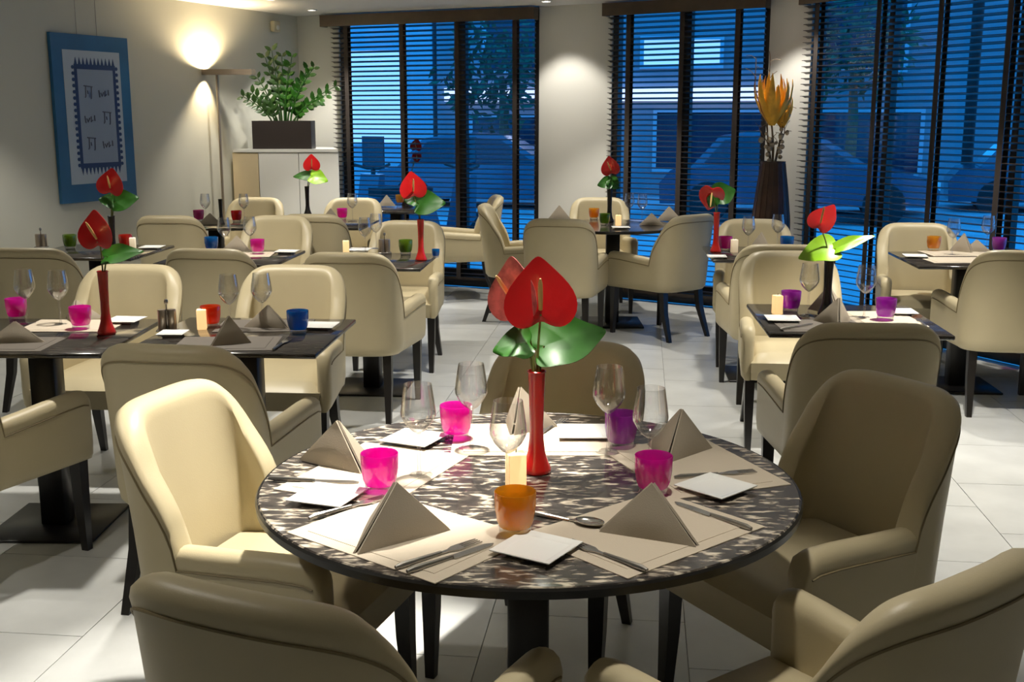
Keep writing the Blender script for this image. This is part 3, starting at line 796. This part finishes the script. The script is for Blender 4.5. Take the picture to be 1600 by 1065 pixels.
def mills(label, px, py):
    t = thing('cruet_set', label, 'cruet', P(px, py, TZ), R(10), 'steel salt and pepper sets')
    cy = cached('mill', lambda: MB().lathe([(.0001, 0), (.0155, 0), (.0165, .002), (.0165, .074), (.0150, .078), (.0001, .079)], 20).mesh('shaker', 'brushed', 40))
    obj('shaker', cy, t, (-.018, 0, .004)); obj('shaker', cy, t, (.018, .004, .004))
    obj('handle', cached('millh', lambda: MB().tube([(0, .002, .004), (0, .002, .105)], .0028, 8).lathe([(.0001, .100), (.007, .106), (.008, .114), (.005, .121), (.0001, .123)], 14).mesh('handle', 'steel')), t)
    obj('tray', cached('millt', lambda: rbox(.082, .05, .004, .0015, 'tray', 'steel', 1)), t)
    return t

W0 = 'big round table'
# --- big round table: five places
placemat('beige placemat with paired cutlery on big round table', (-.20, 2.125), 39)
placemat('beige placemat with shaded napkin and big fold on round table', (.262, 2.148), 319)
placemat('overexposed beige placemat before the bright cream chair on round table', (-.315, 2.53), 113)
placemat('tan placemat before the shaded tan chair on round table', (.42, 2.575), 250)
placemat('beige placemat across round table behind the red vase', (.05, 2.80), 180)
ZM = TZ + .0027
napkin('tented napkin on the placemat with paired cutlery, round table', 634, 846, 323, ZM, h=.112, w=.105)
napkin('tented napkin in shade between magenta tumbler and table rim, round table', 1010, 842, 24, ZM, h=.105, w=.098)
napkin('bright tented napkin before the bright cream chair, round table', 514, 729, 34, ZM, h=.105, w=.098)
napkin('brown-shaded tented napkin before the shaded tan chair, round table', 1080, 711, 315, ZM, h=.110, w=.088)
napkin('tall tented napkin behind red vase on round table', 793, 668, 85, ZM, h=.11, w=.07)
plate('white square plate beside amber tumbler on round table', P(838, 862).xy, 32, TZ)
plate('bright square plate between magenta tumbler and bright cream chair', P(512, 780).xy, 20, TZ)
plate('grey-lit square plate before the shaded tan chair, round table', P(1118, 766).xy, 47, TZ)
plate('white square plate behind the red vase, round table', P(911, 680).xy, 0, TZ)
plate('white square plate beside window-side magenta tumbler, round table', P(648, 690).xy, 25, TZ)
cutlery('fork', 'steel fork paired with knife on the placemat with paired cutlery', P(688, 866, ZM).xy, 47, ZM)
cutlery('knife', 'steel knife paired with fork on the placemat with paired cutlery', P(706, 872, ZM).xy, 47, ZM)
cutlery('knife', 'steel knife on bright placemat before cream chair, round table', P(490, 752, ZM).xy, 96, ZM)
cutlery('fork', 'steel fork lying alone beside bright plate, round table', P(548, 793, ZM).xy, 45, ZM)
cutlery('knife', 'steel knife beside grey-lit plate, round table', P(1112, 806, ZM).xy, 322, ZM)
cutlery('fork', 'steel fork on shaded placemat beside big fold, round table', P(945, 868, ZM).xy, 318, ZM)
cutlery('fork', 'steel fork on tan placemat behind grey-lit plate', P(1120, 742, ZM).xy, 75, ZM)
cutlery('fork', 'steel fork behind the red vase, round table', P(862, 668, ZM).xy, 25, ZM)
cutlery('spoon', 'small brown-toned spoon beside amber tumbler, round table', P(888, 815).xy, 120, TZ)
wine_glass('wine glass before white square plate and bright tented napkin, round table', 655, 742)
wine_glass('wine glass beside window-side magenta tumbler on round table', 737, 700)
wine_glass('wine glass between the red vase and candle, round table', 794, 776)
wine_glass('wine glass before the purple tumbler on round table', 950, 706)
wine_glass('wine glass behind the magenta tumbler near shaded napkin, round table', 1014, 750)
tumbler('magenta tumbler standing between two bright napkins, round table', 594, 768, 'magenta')
tumbler('magenta tumbler at the window-side rim of round table', 713, 685, 'magenta')
tumbler('magenta tumbler behind shaded napkin on round table', 1020, 772, 'magenta')
tumbler('purple tumbler behind wine glass near brown-shaded napkin', 970, 699, 'purple')
tumbler('amber tumbler standing before the candle on round table', 805, 834, 'amber')
candle('square ivory candle behind amber tumbler on round table', 806, 766, s=1.12)
arrange('T0', 838, 737, 'vase_red', 'big round table',
        [('large red anthurium facing us over big round table', 845, 492, -.01, (-.05, .05, 1), (.02, -1, .18), .165, 'spathe'),
         ('pale mottled pink-red anthurium behind the large red one', 806, 482, .03, (-.12, .15, 1), (-.65, -.65, .3), .15, 'spathe_pale')],
        [('broad green leaf spreading behind red vase, round table', 850, 540, .02, (.85, .25, .30), (-.25, -.75, .6), .21, .15, 'leaf'),
         ('small green leaf beside flower stems, round table', 822, 535, .0, (-.8, -.1, -.05), (.1, -.6, .8), .10, .10, 'leaf')])

# --- table with two magenta tumblers (by the picture wall, in front)
w = 'table with two magenta tumblers'
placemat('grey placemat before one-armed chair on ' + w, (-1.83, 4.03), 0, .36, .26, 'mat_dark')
placemat('bright placemat before lit cream chair on ' + w, (-1.72, 4.40), 180, .36, .26)
tumbler('magenta tumbler between napkin and wine glasses, ' + w, 27, 500, 'magenta')
tumbler('magenta tumbler next to the red vase, ' + w, 127, 514, 'magenta')
wine_glass('wine glass beside the outer magenta tumbler, ' + w, 43, 505)
wine_glass('wine glass near red vase, ' + w, 95, 507)
napkin('tented napkin lying before magenta tumblers, ' + w, 22, 536, 350, ZM, h=.075, w=.10)
napkin('dark narrow tented napkin behind magenta tumbler, ' + w, 107, 500, 60, ZM, h=.08, w=.07)
plate('white square plate behind red vase, ' + w, P(196, 503).xy, 5, TZ)
arrange('TL1', 167, 522, 'vase_red', w, [('dark red anthurium leaning over red vase, ' + w, 152, 378, 0, (-.05, .0, 1), (-.3, -1, .1), .15, 'spathe')],
        [('narrow green leaf at red vase, ' + w, 168, 400, 0, (.9, -.1, .25), (-.2, -.8, .6), .17, .085, 'leaf')])
# --- table with orange candle holder
w = 'table with orange candle holder'
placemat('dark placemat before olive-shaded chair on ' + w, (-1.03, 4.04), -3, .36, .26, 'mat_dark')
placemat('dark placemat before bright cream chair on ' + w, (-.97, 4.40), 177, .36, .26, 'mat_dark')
mills('steel salt and pepper set beside plate on ' + w, 262, 516)
plate('white square plate before salt and pepper set, ' + w, P(270, 524).xy, 0, TZ, .10)
candle('glowing square candle before orange glass, ' + w, 316, 514, s=1.0)
tumbler('orange-red glass behind the glowing candle, ' + w, 330, 511, 'orange', s=.95)
napkin('grey tented napkin standing before wine glass, ' + w, 362, 538, 335, ZM, h=.10, w=.07)
napkin('dark tented napkin before bright cream chair, ' + w, 415, 512, 10, ZM, h=.085, w=.09)
wine_glass('wine glass behind grey napkin, ' + w, 360, 515)
wine_glass('wine glass before dark napkin, ' + w, 411, 512)
tumbler('blue tumbler near the table corner, ' + w, 466, 521, 'blue')
plate('white square plate at the table corner, ' + w, P(500, 512).xy, 5, TZ)
cutlery('fork', 'steel fork before blue tumbler, ' + w, P(440, 538, ZM).xy, 5, ZM)
# --- table with green tumbler by picture wall
w = 'table by picture wall'
mills('dark salt and pepper set on ' + w, 65, 386)
tumbler('green tumbler on ' + w, 110, 389, 'green')
candle('white candle beside red glass, ' + w, 208, 391, False)
tumbler('red glass beside white candle, ' + w, 197, 389, 'red')
plate('white square plate on ' + w, P(238, 388).xy, 0, TZ)
arrange('TM1', 178, 402, 'vase_black', w, [('red anthurium over dark leaves, ' + w, 172, 297, 0, (.15, 0, 1), (.0, -1, .5), .16, 'spathe')],
        [('broad green leaf at black vase, ' + w, 180, 315, 0, (.9, 0, .25), (-.1, -.9, .4), .17, .14, 'leaf'),
         ('dark green leaf at black vase, ' + w, 176, 315, 0, (-.5, -.2, .2), (0, -.8, .6), .10, .10, 'leaf')])
# --- table with blue and magenta tumblers
w = 'table with blue and magenta tumblers'
placemat('pale placemat before lit chair, ' + w, (-1.60, 6.72), 177, .36, .26)
tumbler('blue tumbler on ' + w, 331, 393, 'blue')
tumbler('magenta tumbler on ' + w, 403, 397, 'magenta')
napkin('tented napkin between blue and magenta tumblers', 368, 392, 5, ZM, h=.09, w=.09)
wine_glass('wine glass beside blue tumbler, ' + w, 352, 396)
wine_glass('wine glass behind magenta tumbler, ' + w, 392, 394)
plate('white square plate at corner of ' + w, P(448, 395).xy, 5, TZ)
# --- table with lime tumbler and red vase
w = 'table with lime tumbler'
candle('glowing square candle on ' + w, 541, 396)
tumbler('lime green tumbler beside red vase, ' + w, 634, 398, 'green')
mills('steel salt and pepper set on ' + w, 601, 395)
wine_glass('wine glass beside candle on ' + w, 571, 396)
wine_glass('wine glass behind salt and pepper set, ' + w, 588, 388)
plate('white square plate behind candle, ' + w, P(562, 392).xy, 5, TZ)
tumbler('small turquoise tumbler at corner of ' + w, 681, 402, 'blue', s=.55)
arrange('TM3', 658, 407, 'vase_red', w, [('deep red anthurium over red vase, ' + w, 646, 302, 0, (-.1, 0, 1), (.25, -1, .1), .155, 'spathe')],
        [('broad green leaf spreading from red vase, ' + w, 655, 318, 0, (.8, -.1, .12), (-.1, -.85, .5), .19, .16, 'leaf'),
         ('olive green leaf behind red anthurium, ' + w, 650, 312, .02, (-.8, 0, .05), (0, -.8, .6), .09, .09, 'leaf')], .98)
# --- table by floor lamp
w = 'table by floor lamp'
tumbler('pink tumbler on ' + w, 311, 346, 'pink')
tumbler('red tumbler on ' + w, 370, 347, 'red')
napkin('tented napkin beside pink tumbler, ' + w, 327, 351, 0, ZM, h=.085, w=.09)
wine_glass('wine glass beside pink tumbler, ' + w, 322, 346)
wine_glass('wine glass beside red tumbler, ' + w, 382, 346)
arrange('TF1', 346, 351, 'vase_black', w, [], [], .8)
# --- table before white cabinet
w = 'table before white cabinet'
tumbler('magenta tumbler on ' + w, 535, 343, 'magenta')
napkin('tented napkin beside magenta tumbler, ' + w, 516, 346, 0, ZM, h=.10, w=.08)
wine_glass('wine glass beside magenta tumbler, ' + w, 551, 345)
arrange('TF2', 481, 336, 'vase_black', w, [('small red anthurium over slim black vase, ' + w, 487, 262, 0, (.0, 0, 1), (.2, -1, .25), .14, 'spathe')],
        [('dark green leaf at slim black vase, ' + w, 484, 275, 0, (-.9, -.1, .1), (0, -.8, .6), .18, .10, 'leaf'),
         ('pale green leaf at slim black vase, ' + w, 488, 275, -.01, (.8, -.1, -.15), (0, -.8, .6), .17, .15, 'leaf_lime')], .98)
# --- small table under wide blind
w = 'small table under wide blind'
tumbler('amber tumbler on ' + w, 625, 319, 'amber')
napkin('pale tented napkin on ' + w, 604, 322, 0, ZM, h=.10, w=.08)
arrange('TF3', 641, 318, 'vase_black', w, [('small red anthurium against the wide blind', 650, 232, 0, (.1, 0, 1), (-.1, -.5, .9), .12, 'spathe'),
        ('hanging red anthurium bud against the wide blind', 651, 242, 0, (.05, 0, -1), (.1, -1, -.1), .09, 'spathe')], [], 1.0)
# --- round table before white pillar
w = 'round table before white pillar'
tumbler('amber tumbler on ' + w, 928, 343, 'amber')
tumbler('green tumbler beside candle on ' + w, 945, 352, 'green')
candle('glowing candle on ' + w, 966, 352)
napkin('dark tented napkin beside amber tumbler, ' + w, 874, 343, 0, ZM, h=.11, w=.09)
napkin('tented napkin beside plate, ' + w, 1018, 352, 5, ZM, h=.09, w=.09)
napkin('bright tented napkin at rim of ' + w, 1046, 345, 0, ZM, h=.11, w=.10)
wine_glass('wine glass beside candle, ' + w, 983, 345)
wine_glass('wine glass between candle and napkins, ' + w, 1003, 347)
plate('white square plate at rim of ' + w, P(970, 357).xy, 0, TZ)
arrange('TFR', 952, 347, 'vase_black', w, [('pale red anthurium over black vase, ' + w, 955, 268, 0, (-.2, 0, 1), (-.4, -.8, .4), .15, 'spathe')],
        [('dark green leaf at black vase, ' + w, 952, 285, 0, (-.9, -.1, -.1), (0, -.9, .5), .12, .11, 'leaf'),
         ('green leaf hanging beside black vase, ' + w, 954, 282, 0, (.6, -.1, -.5), (0, -.9, .3), .12, .10, 'leaf')], 1.05)
# --- table beside tall floor vase
w = 'table beside tall floor vase'
tumbler('magenta tumbler behind red vase, ' + w, 1133, 392, 'magenta')
candle('white candle beside magenta tumbler, ' + w, 1147, 394, False)
wine_glass('wine glass beside white candle, ' + w, 1168, 393)
wine_glass('wine glass beside blue tumbler, ' + w, 1214, 389)
napkin('bright tented napkin between wine glasses, ' + w, 1186, 391, 30, ZM, h=.11, w=.07)
tumbler('blue tumbler on ' + w, 1229, 392, 'blue')
plate('white square plate before red vase, ' + w, P(1120, 403).xy, 5, TZ, .11)
arrange('TR1', 1118, 394, 'vase_red', w, [('bright red anthurium over red vase, ' + w, 1113, 298, 0, (-.1, .2, -.8), (.0, -1, .35), .155, 'spathe')],
        [('green leaf behind red anthurium, ' + w, 1122, 305, .02, (.6, .1, .25), (-.1, -.9, .4), .16, .15, 'leaf'),
         ('dark leaf under red anthurium, ' + w, 1116, 310, .0, (-.3, 0, -.6), (0, -1, .2), .08, .08, 'leaf')])
# --- table with black vase
w = 'table with black vase'
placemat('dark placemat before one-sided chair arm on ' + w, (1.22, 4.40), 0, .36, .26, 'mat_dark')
placemat('bright placemat under purple tumbler on ' + w, (1.50, 4.55), 270, .36, .26)
candle('glowing square candle on ' + w, 1214, 490)
tumbler('purple tumbler beside glowing candle, ' + w, 1235, 487, 'purple')
tumbler('purple tumbler on bright placemat, ' + w, 1383, 500, 'purple')
wine_glass('wine glass beside black vase, ' + w, 1262, 492)
wine_glass('wine glass beside purple tumbler, ' + w, 1350, 496)
napkin('bright tented napkin at black vase, ' + w, 1285, 487, 55, ZM, h=.11, w=.08)
napkin('grey and white tented napkin before wine glass, ' + w, 1322, 505, 300, ZM, h=.10, w=.08)
plate('white square plate before glowing candle, ' + w, P(1222, 501).xy, 5, TZ)
plate('white square plate behind purple tumbler, ' + w, P(1405, 490).xy, 5, TZ)
cutlery('fork', 'steel fork near bright placemat edge, ' + w, P(1440, 505).xy, 10, TZ)
cutlery('knife', 'steel knife before plate, ' + w, P(1245, 512).xy, 50, TZ + .003)
arrange('TR2', 1291, 492, 'vase_black', w, [('slanted red anthurium over black vase, ' + w, 1280, 352, 0, (.55, .1, .8), (-.55, -.6, .55), .13, 'spathe')],
        [('large lime green leaf spreading from black vase', 1300, 388, 0, (-.9, -.15, -.1), (.0, -.65, .7), .18, .14, 'leaf_lime'),
         ('long pointed lime leaf rising from black vase', 1305, 388, 0, (.9, .0, .42), (-.3, -.7, .55), .23, .06, 'leaf_lime')], 1.05)
# --- table with amber tumbler at blinds
w = 'table at long blind'
placemat('bright placemat on ' + w, (2.55, 6.46), 0, .38, .27)
placemat('second bright placemat under purple tumbler, ' + w, (2.66, 6.78), 180, .38, .27)
tumbler('amber tumbler on ' + w, 1458, 392, 'amber')
tumbler('purple tumbler on ' + w, 1560, 394, 'purple')
wine_glass('wine glass beside amber tumbler, ' + w, 1487, 398)
wine_glass('wine glass beside purple tumbler, ' + w, 1541, 392)
napkin('bright tented napkin beside amber tumbler, ' + w, 1500, 393, 50, ZM, h=.11, w=.07)
napkin('small white tented napkin near purple tumbler, ' + w, 1527, 393, 10, ZM, h=.07, w=.08)
plate('white square plate at corner of ' + w, P(1430, 402).xy, 10, TZ)

# ------------------------------------------------------------------ picture on the wall
mtL, LL = frame2(LW1, C0)
def on_left(px): return along_left(px)
def along_left(px):
    k = (px - 800)/1814.0; d = (C0 - LW1).normalized()
    return (k*LW1.y - LW1.x)/(d.x - k*d.y)
u0, u1 = along_left(82), along_left(201)
pw = u1 - u0; z0, z1 = .925, 2.14; ph = z1 - z0
pic = thing('framed_picture', 'tall blue framed picture with rows of dark script-like marks on wall', 'picture')
pic.matrix_world = mtL @ Matrix.Translation((u0, 0, z0))
obj('board', MB().box(0, pw, -.034, -.006, 0, ph).mesh('board', 'pic_blue', 0), pic)
mx, mz = pw*.13, ph*.11
obj('paper', MB().box(mx, pw - mx, -.0365, -.034, mz, ph - mz*.85).mesh('paper', 'pic_mat', 0), pic)
bx0, bx1, bz0, bz1 = pw*.26, pw*.80, ph*.205, ph*.825
bd = MB()
bt = .035
bd.box(bx0, bx1, -.0385, -.0365, bz0, bz0 + bt).box(bx0, bx1, -.0385, -.0365, bz1 - bt, bz1).box(bx0, bx0 + bt*.8, -.0385, -.0365, bz0 + bt, bz1 - bt).box(bx1 - bt*.8, bx1, -.0385, -.0365, bz0 + bt, bz1 - bt)
rotx = Matrix(((1, 0, 0, 0), (0, 0, -1, 0), (0, 1, 0, 0), (0, 0, 0, 1)))   # outline x,y -> x,z with depth along -y
nt_ = 11
for i in range(nt_):
    x = bx0 + (i + .5)*(bx1 - bx0)/nt_; hw = (bx1-bx0)/nt_*.36
    bd.prism([(x - hw, bz1), (x + hw, bz1), (x, bz1 + .05)], .0365, .0385, rotx)
    bd.prism([(x - hw, bz0), (x, bz0 - .05), (x + hw, bz0)], .0365, .0385, rotx)
for i in range(17):
    z = bz0 + (i + .5)*(bz1 - bz0)/17
    for xe, sg in ((bx0, -1), (bx1, 1)):
        bd.prism([(xe + sg*.012 + .015*math.cos(a*math.pi/4), z + .014*math.sin(a*math.pi/4)) for a in range(8)], .0365, .0383, rotx)
obj('toothed_border', bd.mesh('toothed_border', 'pic_navy', 0), pic)
obj('inner_panel', MB().box(bx0 + bt*.8, bx1 - bt*.8, -.0380, -.0366, bz0 + bt, bz1 - bt).mesh('inner_panel', 'pic_in', 0), pic)
# script-like marks: three rows, a gate-like sign and a short three-stroke word
def mark(strokes, cx, cz, s):
    mb = MB()
    for st in strokes: mb.tube([(cx + x*s, -.039, cz + z*s) for x, z in st], .0045, 5)
    obj('ink_mark', mb.mesh('ink_mark', 'ink'), pic)
gate = [[(-.5, .5), (.5, .42)], [(-.3, .45), (-.32, -.4), (-.42, -.5)], [(.38, .42), (.34, -.45), (.28, -.62)], [(-.1, .1), (-.05, -.2)]]
word = [[(-.7, .3), (-.6, -.4)], [(-.45, .05), (-.3, -.3), (-.05, .1)], [(.15, .25), (.1, -.3), (.35, -.1)], [(.6, .35), (.62, -.2)]]
px_, pz_ = (bx1-bx0), (bz1-bz0)
for r, (ga, ww) in enumerate(((.30, .68), (.72, .30), (.30, .70))):
    zc = bz1 - pz_*(.26 + .25*r)
    mark(gate, bx0 + px_*ga, zc, .085); mark(word, bx0 + px_*ww, zc - .01, .075)
wr = MB()
for x in (pw*.36, pw*.62): wr.tube([(x, -.012, ph), (x, -.012, CEIL - z0 - .003)], .0018, 6)
obj('hanging_wire', wr.mesh('hanging_wire', 'wire'), pic)

# ------------------------------------------------------------------ corner: cabinet, planter, plant, lamp, sensor
cab = thing('low_cabinet', 'white and beige low cabinet in the corner under the planter', 'cabinet')
# a chest set across the corner
CH_ = PY(440, 233, 10.16).z
FL, FR, RB, KB, LB_ = Vector((-2.465, 10.16)), Vector((PY(529, 233, 10.16).x, 10.16)), Vector((-1.68, 10.84)), Vector((-2.04, 10.98)), Vector((-2.10, 10.94))
def shape(inset_f, z0, z1, m, nm):
    return obj(nm, MB().prism([(FL.x + .01, FL.y + inset_f), (FR.x - .005, FR.y + inset_f), (RB.x, RB.y), (KB.x, KB.y), (LB_.x, LB_.y)], z0, z1).mesh(nm, m, 0), cab)
shape(.02, .06, CH_ - .025, 'cab_white', 'body'); shape(.05, 0, .06, 'cab_beige', 'plinth'); shape(-.008, CH_ - .025, CH_, 'cab_white', 'worktop')
CL = FR.x - FL.x; k = CL*.245
for a, b, m in ((0, k, 'cab_beige'), (k, k + (CL-k)/2, 'cab_white'), (k + (CL-k)/2, CL, 'cab_white')):
    d = obj('door', MB().box(FL.x + a + .003, FL.x + b - .003, FL.y, FL.y + .0195, .065, CH_ - .03).mesh('door', m, 0), cab)
    obj('handle', MB().box(FL.x + b - .03, FL.x + b - .022, FL.y - .014, FL.y - .0005, CH_*.5 - .06, CH_*.5 + .06).mesh('handle', 'steel', 0), d)
pa, pb = PY(395, 232, 10.22).x, PY(487, 232, 10.22).x
pl_ = thing('planter_box', 'dark rectangular planter box standing on the low cabinet', 'planter', (0, 10.22, CH_))
PH = .245; w_ = .014
obj('box', MB().box(pa, pb, 0, w_, 0, PH).box(pa, pb, .22 - w_, .22, 0, PH).box(pa, pa + w_, w_, .22 - w_, 0, PH).box(pb - w_, pb, w_, .22 - w_, 0, PH).box(pa + w_, pb - w_, w_, .22 - w_, 0, .02).mesh('box', 'planter', 0), pl_)
obj('soil', MB().box(pa + w_, pb - w_, w_, .22 - w_, .02, PH - .025).mesh('soil', 'soil', 0), pl_)
plant = thing('potted_plant', 'leafy green plant with arching stems in the dark planter', 'plant')
plant.location = ((pa+pb)/2, 10.33, CH_ + PH - .025)
hw = (pb-pa)/2
fr = [(-.62, .30, .42), (-.80, .28, .34), (-.35, .62, .45), (-.20, .66, .1), (.0, .58, .2), (.15, .50, -.1), (.45, .52, -.15), (.60, .55, .0), (.95, .40, -.2), (.80, .30, -.1), (-.5, .44, -.1), (.3, .36, -.3), (.62, .22, -.3), (-.1, .40, .3), (-.42, .24, -.2), (.2, .6, .25)]
for i, (dx, h, sp) in enumerate(fr):
    rnd = random.Random(50 + i)
    b0 = Vector((dx*hw*.45, rnd.uniform(-.05, .05), 0))
    tipx = dx*(.50 if dx > 0 else .40)
    pts = [b0 + Vector(((tipx - b0.x)*(t**1.5), -.10*t*abs(dx) - .04*t*sp, h*(t - .22*t*t*abs(dx)))) for t in [j/7 for j in range(8)]]
    mb = MB().tube(pts, [.008*(1 - .08*j) for j in range(8)], 6)
    for j in range(2, 8):
        d = (pts[min(j+1, 7)] - pts[j-1]).normalized(); sd = d.cross(Vector((0, -1, .2))).normalized()
        for sg in (-1, 1):
            u = (sd*sg*.8 + d*.6 + Vector((0, -.25 + rnd.uniform(-.2, .2), .05))).normalized(); ln = .078*rnd.uniform(.8, 1.15)
            wv = u.cross(Vector((0, -1, .4))).normalized()*ln*.27; nn = u.cross(wv).normalized()*.006
            p = pts[j]
            mb.add([p, p + u*ln*.35 + wv*.9, p + u*ln*.7 + wv*.75, p + u*ln, p + u*ln*.7 - wv*.75, p + u*ln*.35 - wv*.9, p + u*ln*.5 - nn], [(0, 1, 6), (1, 2, 6), (2, 3, 6), (3, 4, 6), (4, 5, 6), (5, 0, 6)])
    obj('frond', mb.mesh('frond', 'leaf_dark' if dx < .1 else 'leaf', 60), plant)

lp = PY(343, 200, 9.88).xy
lamp = thing('floor_lamp', 'slim metal floor lamp with flat bar head beside the wall', 'lamp', (lp.x, lp.y, 0), 0)
obj('base', MB().lathe([(.0001, 0), (.10, 0), (.102, .008), (.09, .014), (.0001, .016)], 32).mesh('base', 'lamp_metal'), lamp)
obj('pole', MB().tube([(0, 0, .014), (0, 0, 1.895)], .012, 12).mesh('pole', 'lamp_metal'), lamp)
HX = R(-6)
hm = Matrix.Rotation(HX, 4, 'Z')
obj('head', MB().box(-.115, .32, -.05, .05, 1.895, 1.905, hm).box(-.115, .32, -.05, -.045, 1.905, 1.94, hm).box(-.115, .32, .045, .05, 1.905, 1.94, hm).box(-.115, -.110, -.045, .045, 1.905, 1.94, hm).box(.315, .32, -.045, .045, 1.905, 1.94, hm).mesh('head', 'lamp_metal', 0), lamp)
obj('diffuser', MB().box(-.105, .02, -.04, .04, 1.908, 1.922, hm).mesh('diffuser', 'lamp_glow', 0), lamp)
def lamp_light(e, loc, direction, cone, parent, c=(1.0, .78, .48)):
    ld = bpy.data.lights.new('lamp_light', 'SPOT'); ld.energy = e; ld.color = c; ld.spot_size = R(cone); ld.spot_blend = .6; ld.shadow_soft_size = .03
    o = bpy.data.objects.new('lamp_light', ld); col.objects.link(o); o.parent = parent; o.location = loc
    o.rotation_euler = Vector(direction).to_track_quat('-Z', 'Y').to_euler()
lamp_light(50, (-.05, .01, 1.945), (-.25, 0, 1), 150, lamp)
lamp_light(26, (-.05, .01, 1.885), (-.35, 0, -1), 80, lamp)
us = along_left(432)
sn = thing('wall_sensor', 'small cream sensor box high on wall near the corner', 'sensor')
sn.matrix_world = mtL @ Matrix.Translation((us, 0, CEIL - .17))
obj('housing', rbox(.10, .05, .10, .012, 'housing', 'sensor', 2), sn, (0, -.027, 0)); obj('lens', MB().lathe([(.0001, 0), (.022, 0), (.02, .008), (.0001, .012)], 16, Matrix.Rotation(R(90), 4, 'X')).mesh('lens', 'porcelain'), sn, (0, -.052, .04))

# ------------------------------------------------------------------ tall floor vase with dried flowers
vp = PY(1206, 300, 8.62)
fv = thing('floor_vase', 'tall dark brown floor vase with dried flowers beside corner pillar', 'vase', (vp.x, vp.y, 0), 0)
vtop = PY(1206, 252, 8.62).z
pr = [(.0001, 0), (.125, 0), (.135, .01), (.150, .25), (.152, .5), (.140, .80), (.115, 1.02), (.095, vtop - .06), (.090, vtop - .015), (.094, vtop), (.088, vtop), (.084, vtop - .02), (.088, vtop - .1), (.0001, vtop - .12)]
obj('body', MB().lathe(pr, 36, cap=False).mesh('body', 'vase_brown', 50), fv)
rb = MB()
for kx in range(18):
    a = 2*math.pi*kx/18; rb.tube([((r + .0005)*math.cos(a), (r + .0005)*math.sin(a), z) for r, z in pr[2:9]], .0035, 5)
obj('ribs', rb.mesh('ribs', 'vase_brown'), fv)
mouth = Vector((vp.x, vp.y, vtop - .05))
def dflower(label, top, size, n, seed):
    t = thing('dried_flower', label, 'flower', mouth, 0, 'dried flowers in the floor vase'); o = Vector(top) - mouth; rnd = random.Random(seed)
    obj('stem', MB().tube([(0, 0, -.05), o*.5 + Vector((.01, 0, 0)), o], .006, 7).mesh('stem', 'twig'), t)
    for k in range(n):
        a = 2*math.pi*k/n*1.0 + rnd.uniform(-.2, .2); spread = (.06, .16, .26)[k % 3]
        d = Vector((math.cos(a)*spread, math.sin(a)*spread, 1)).normalized(); ln = size*rnd.uniform(.75, 1.1)
        sd = d.cross(Vector((-math.sin(a), math.cos(a), 0))).normalized(); w1 = Vector((-math.sin(a), math.cos(a), 0))*size*.075
        pts = [(0, .3), (.3, 1), (.6, .95), (.85, .5), (1, .05)]; v = []; 
        rad = Vector((math.cos(a), math.sin(a), 0))
        for tt, wd in pts:
            c = o + rad*size*.05 + d*ln*tt + rad*size*.25*math.sin(tt*math.pi*.8)*.6
            v += [c - w1*wd, c + rad*.012*wd, c + w1*wd, c - rad*.004]
        f = []
        for i in range(len(pts)-1):
            for q in range(4): f.append((i*4+q, i*4+(q+1) % 4, (i+1)*4+(q+1) % 4, (i+1)*4+q))
        f += [(3, 2, 1, 0), tuple((len(pts)-1)*4 + q for q in range(4))]
        obj('petal', MB().add(v, f).mesh('petal', 'dried', 60), t)
dflower('large orange dried protea-like flower in tall floor vase', PY(1206, 196, 8.60), .36, 24, 3)
dflower('smaller orange dried flower lower in tall floor vase', PY(1222, 200, 8.64), .22, 14, 5)
def twig(label, tipx, tipy, seed, pods, curl):
    tip = PY(tipx, tipy, 8.62) - mouth; rnd = random.Random(seed)
    t = thing('dried_twig', label, 'twig', mouth, 0, 'dried twigs in the floor vase')
    pts = [tip*s_ + Vector((math.sin(s_*9 + seed)*curl*s_, math.cos(s_*7 + seed)*curl*s_*.5, 0)) for s_ in [i/12 for i in range(13)]]
    mb = MB().tube([Vector((0, 0, -.05))] + pts[1:], [.005]*4 + [.004]*4 + [.003]*5, 6)
    for i in range(5, 13):
        if rnd.random() < .7:
            e = pts[i] + Vector((rnd.uniform(-.09, .09), rnd.uniform(-.04, .04), rnd.uniform(.0, .10))); mb.tube([pts[i], (pts[i]+e)/2 + Vector((0, 0, .012)), e], .002, 5)
    obj('branch', mb.mesh('branch', 'twig'), t)
    for i in range(pods):
        q = pts[3 + (i*9)//max(1, pods)]; r = rnd.uniform(.012, .024)
        obj('seed_pod', cached(('pod', round(r, 3)), lambda: MB().lathe([(.0001, -r), (r*.7, -r*.7), (r, 0), (r*.7, r*.7), (.0001, r)], 9).mesh('seed_pod', 'pod')), t, q + Vector((rnd.uniform(-.03, .03), -.01, rnd.uniform(-.02, .02))))
for i, (tx, ty, pods, curl, lab) in enumerate(((1176, 92, 0, .03, 'pale curly twig reaching across the narrow blind from floor vase'), (1198, 80, 2, .03, 'tallest thin dried twig in floor vase'), (1238, 138, 8, .015, 'dried twig strung with pale pods beside corner pillar'),
                                          (1228, 190, 7, .02, 'short pod-bearing twig leaning from floor vase'), (1190, 200, 6, .02, 'short pod-bearing twig under orange dried flower'), (1182, 120, 1, .04, 'curly grey twig beside orange dried flower'))):
    twig(lab, tx, ty, 11 + i, pods, curl)
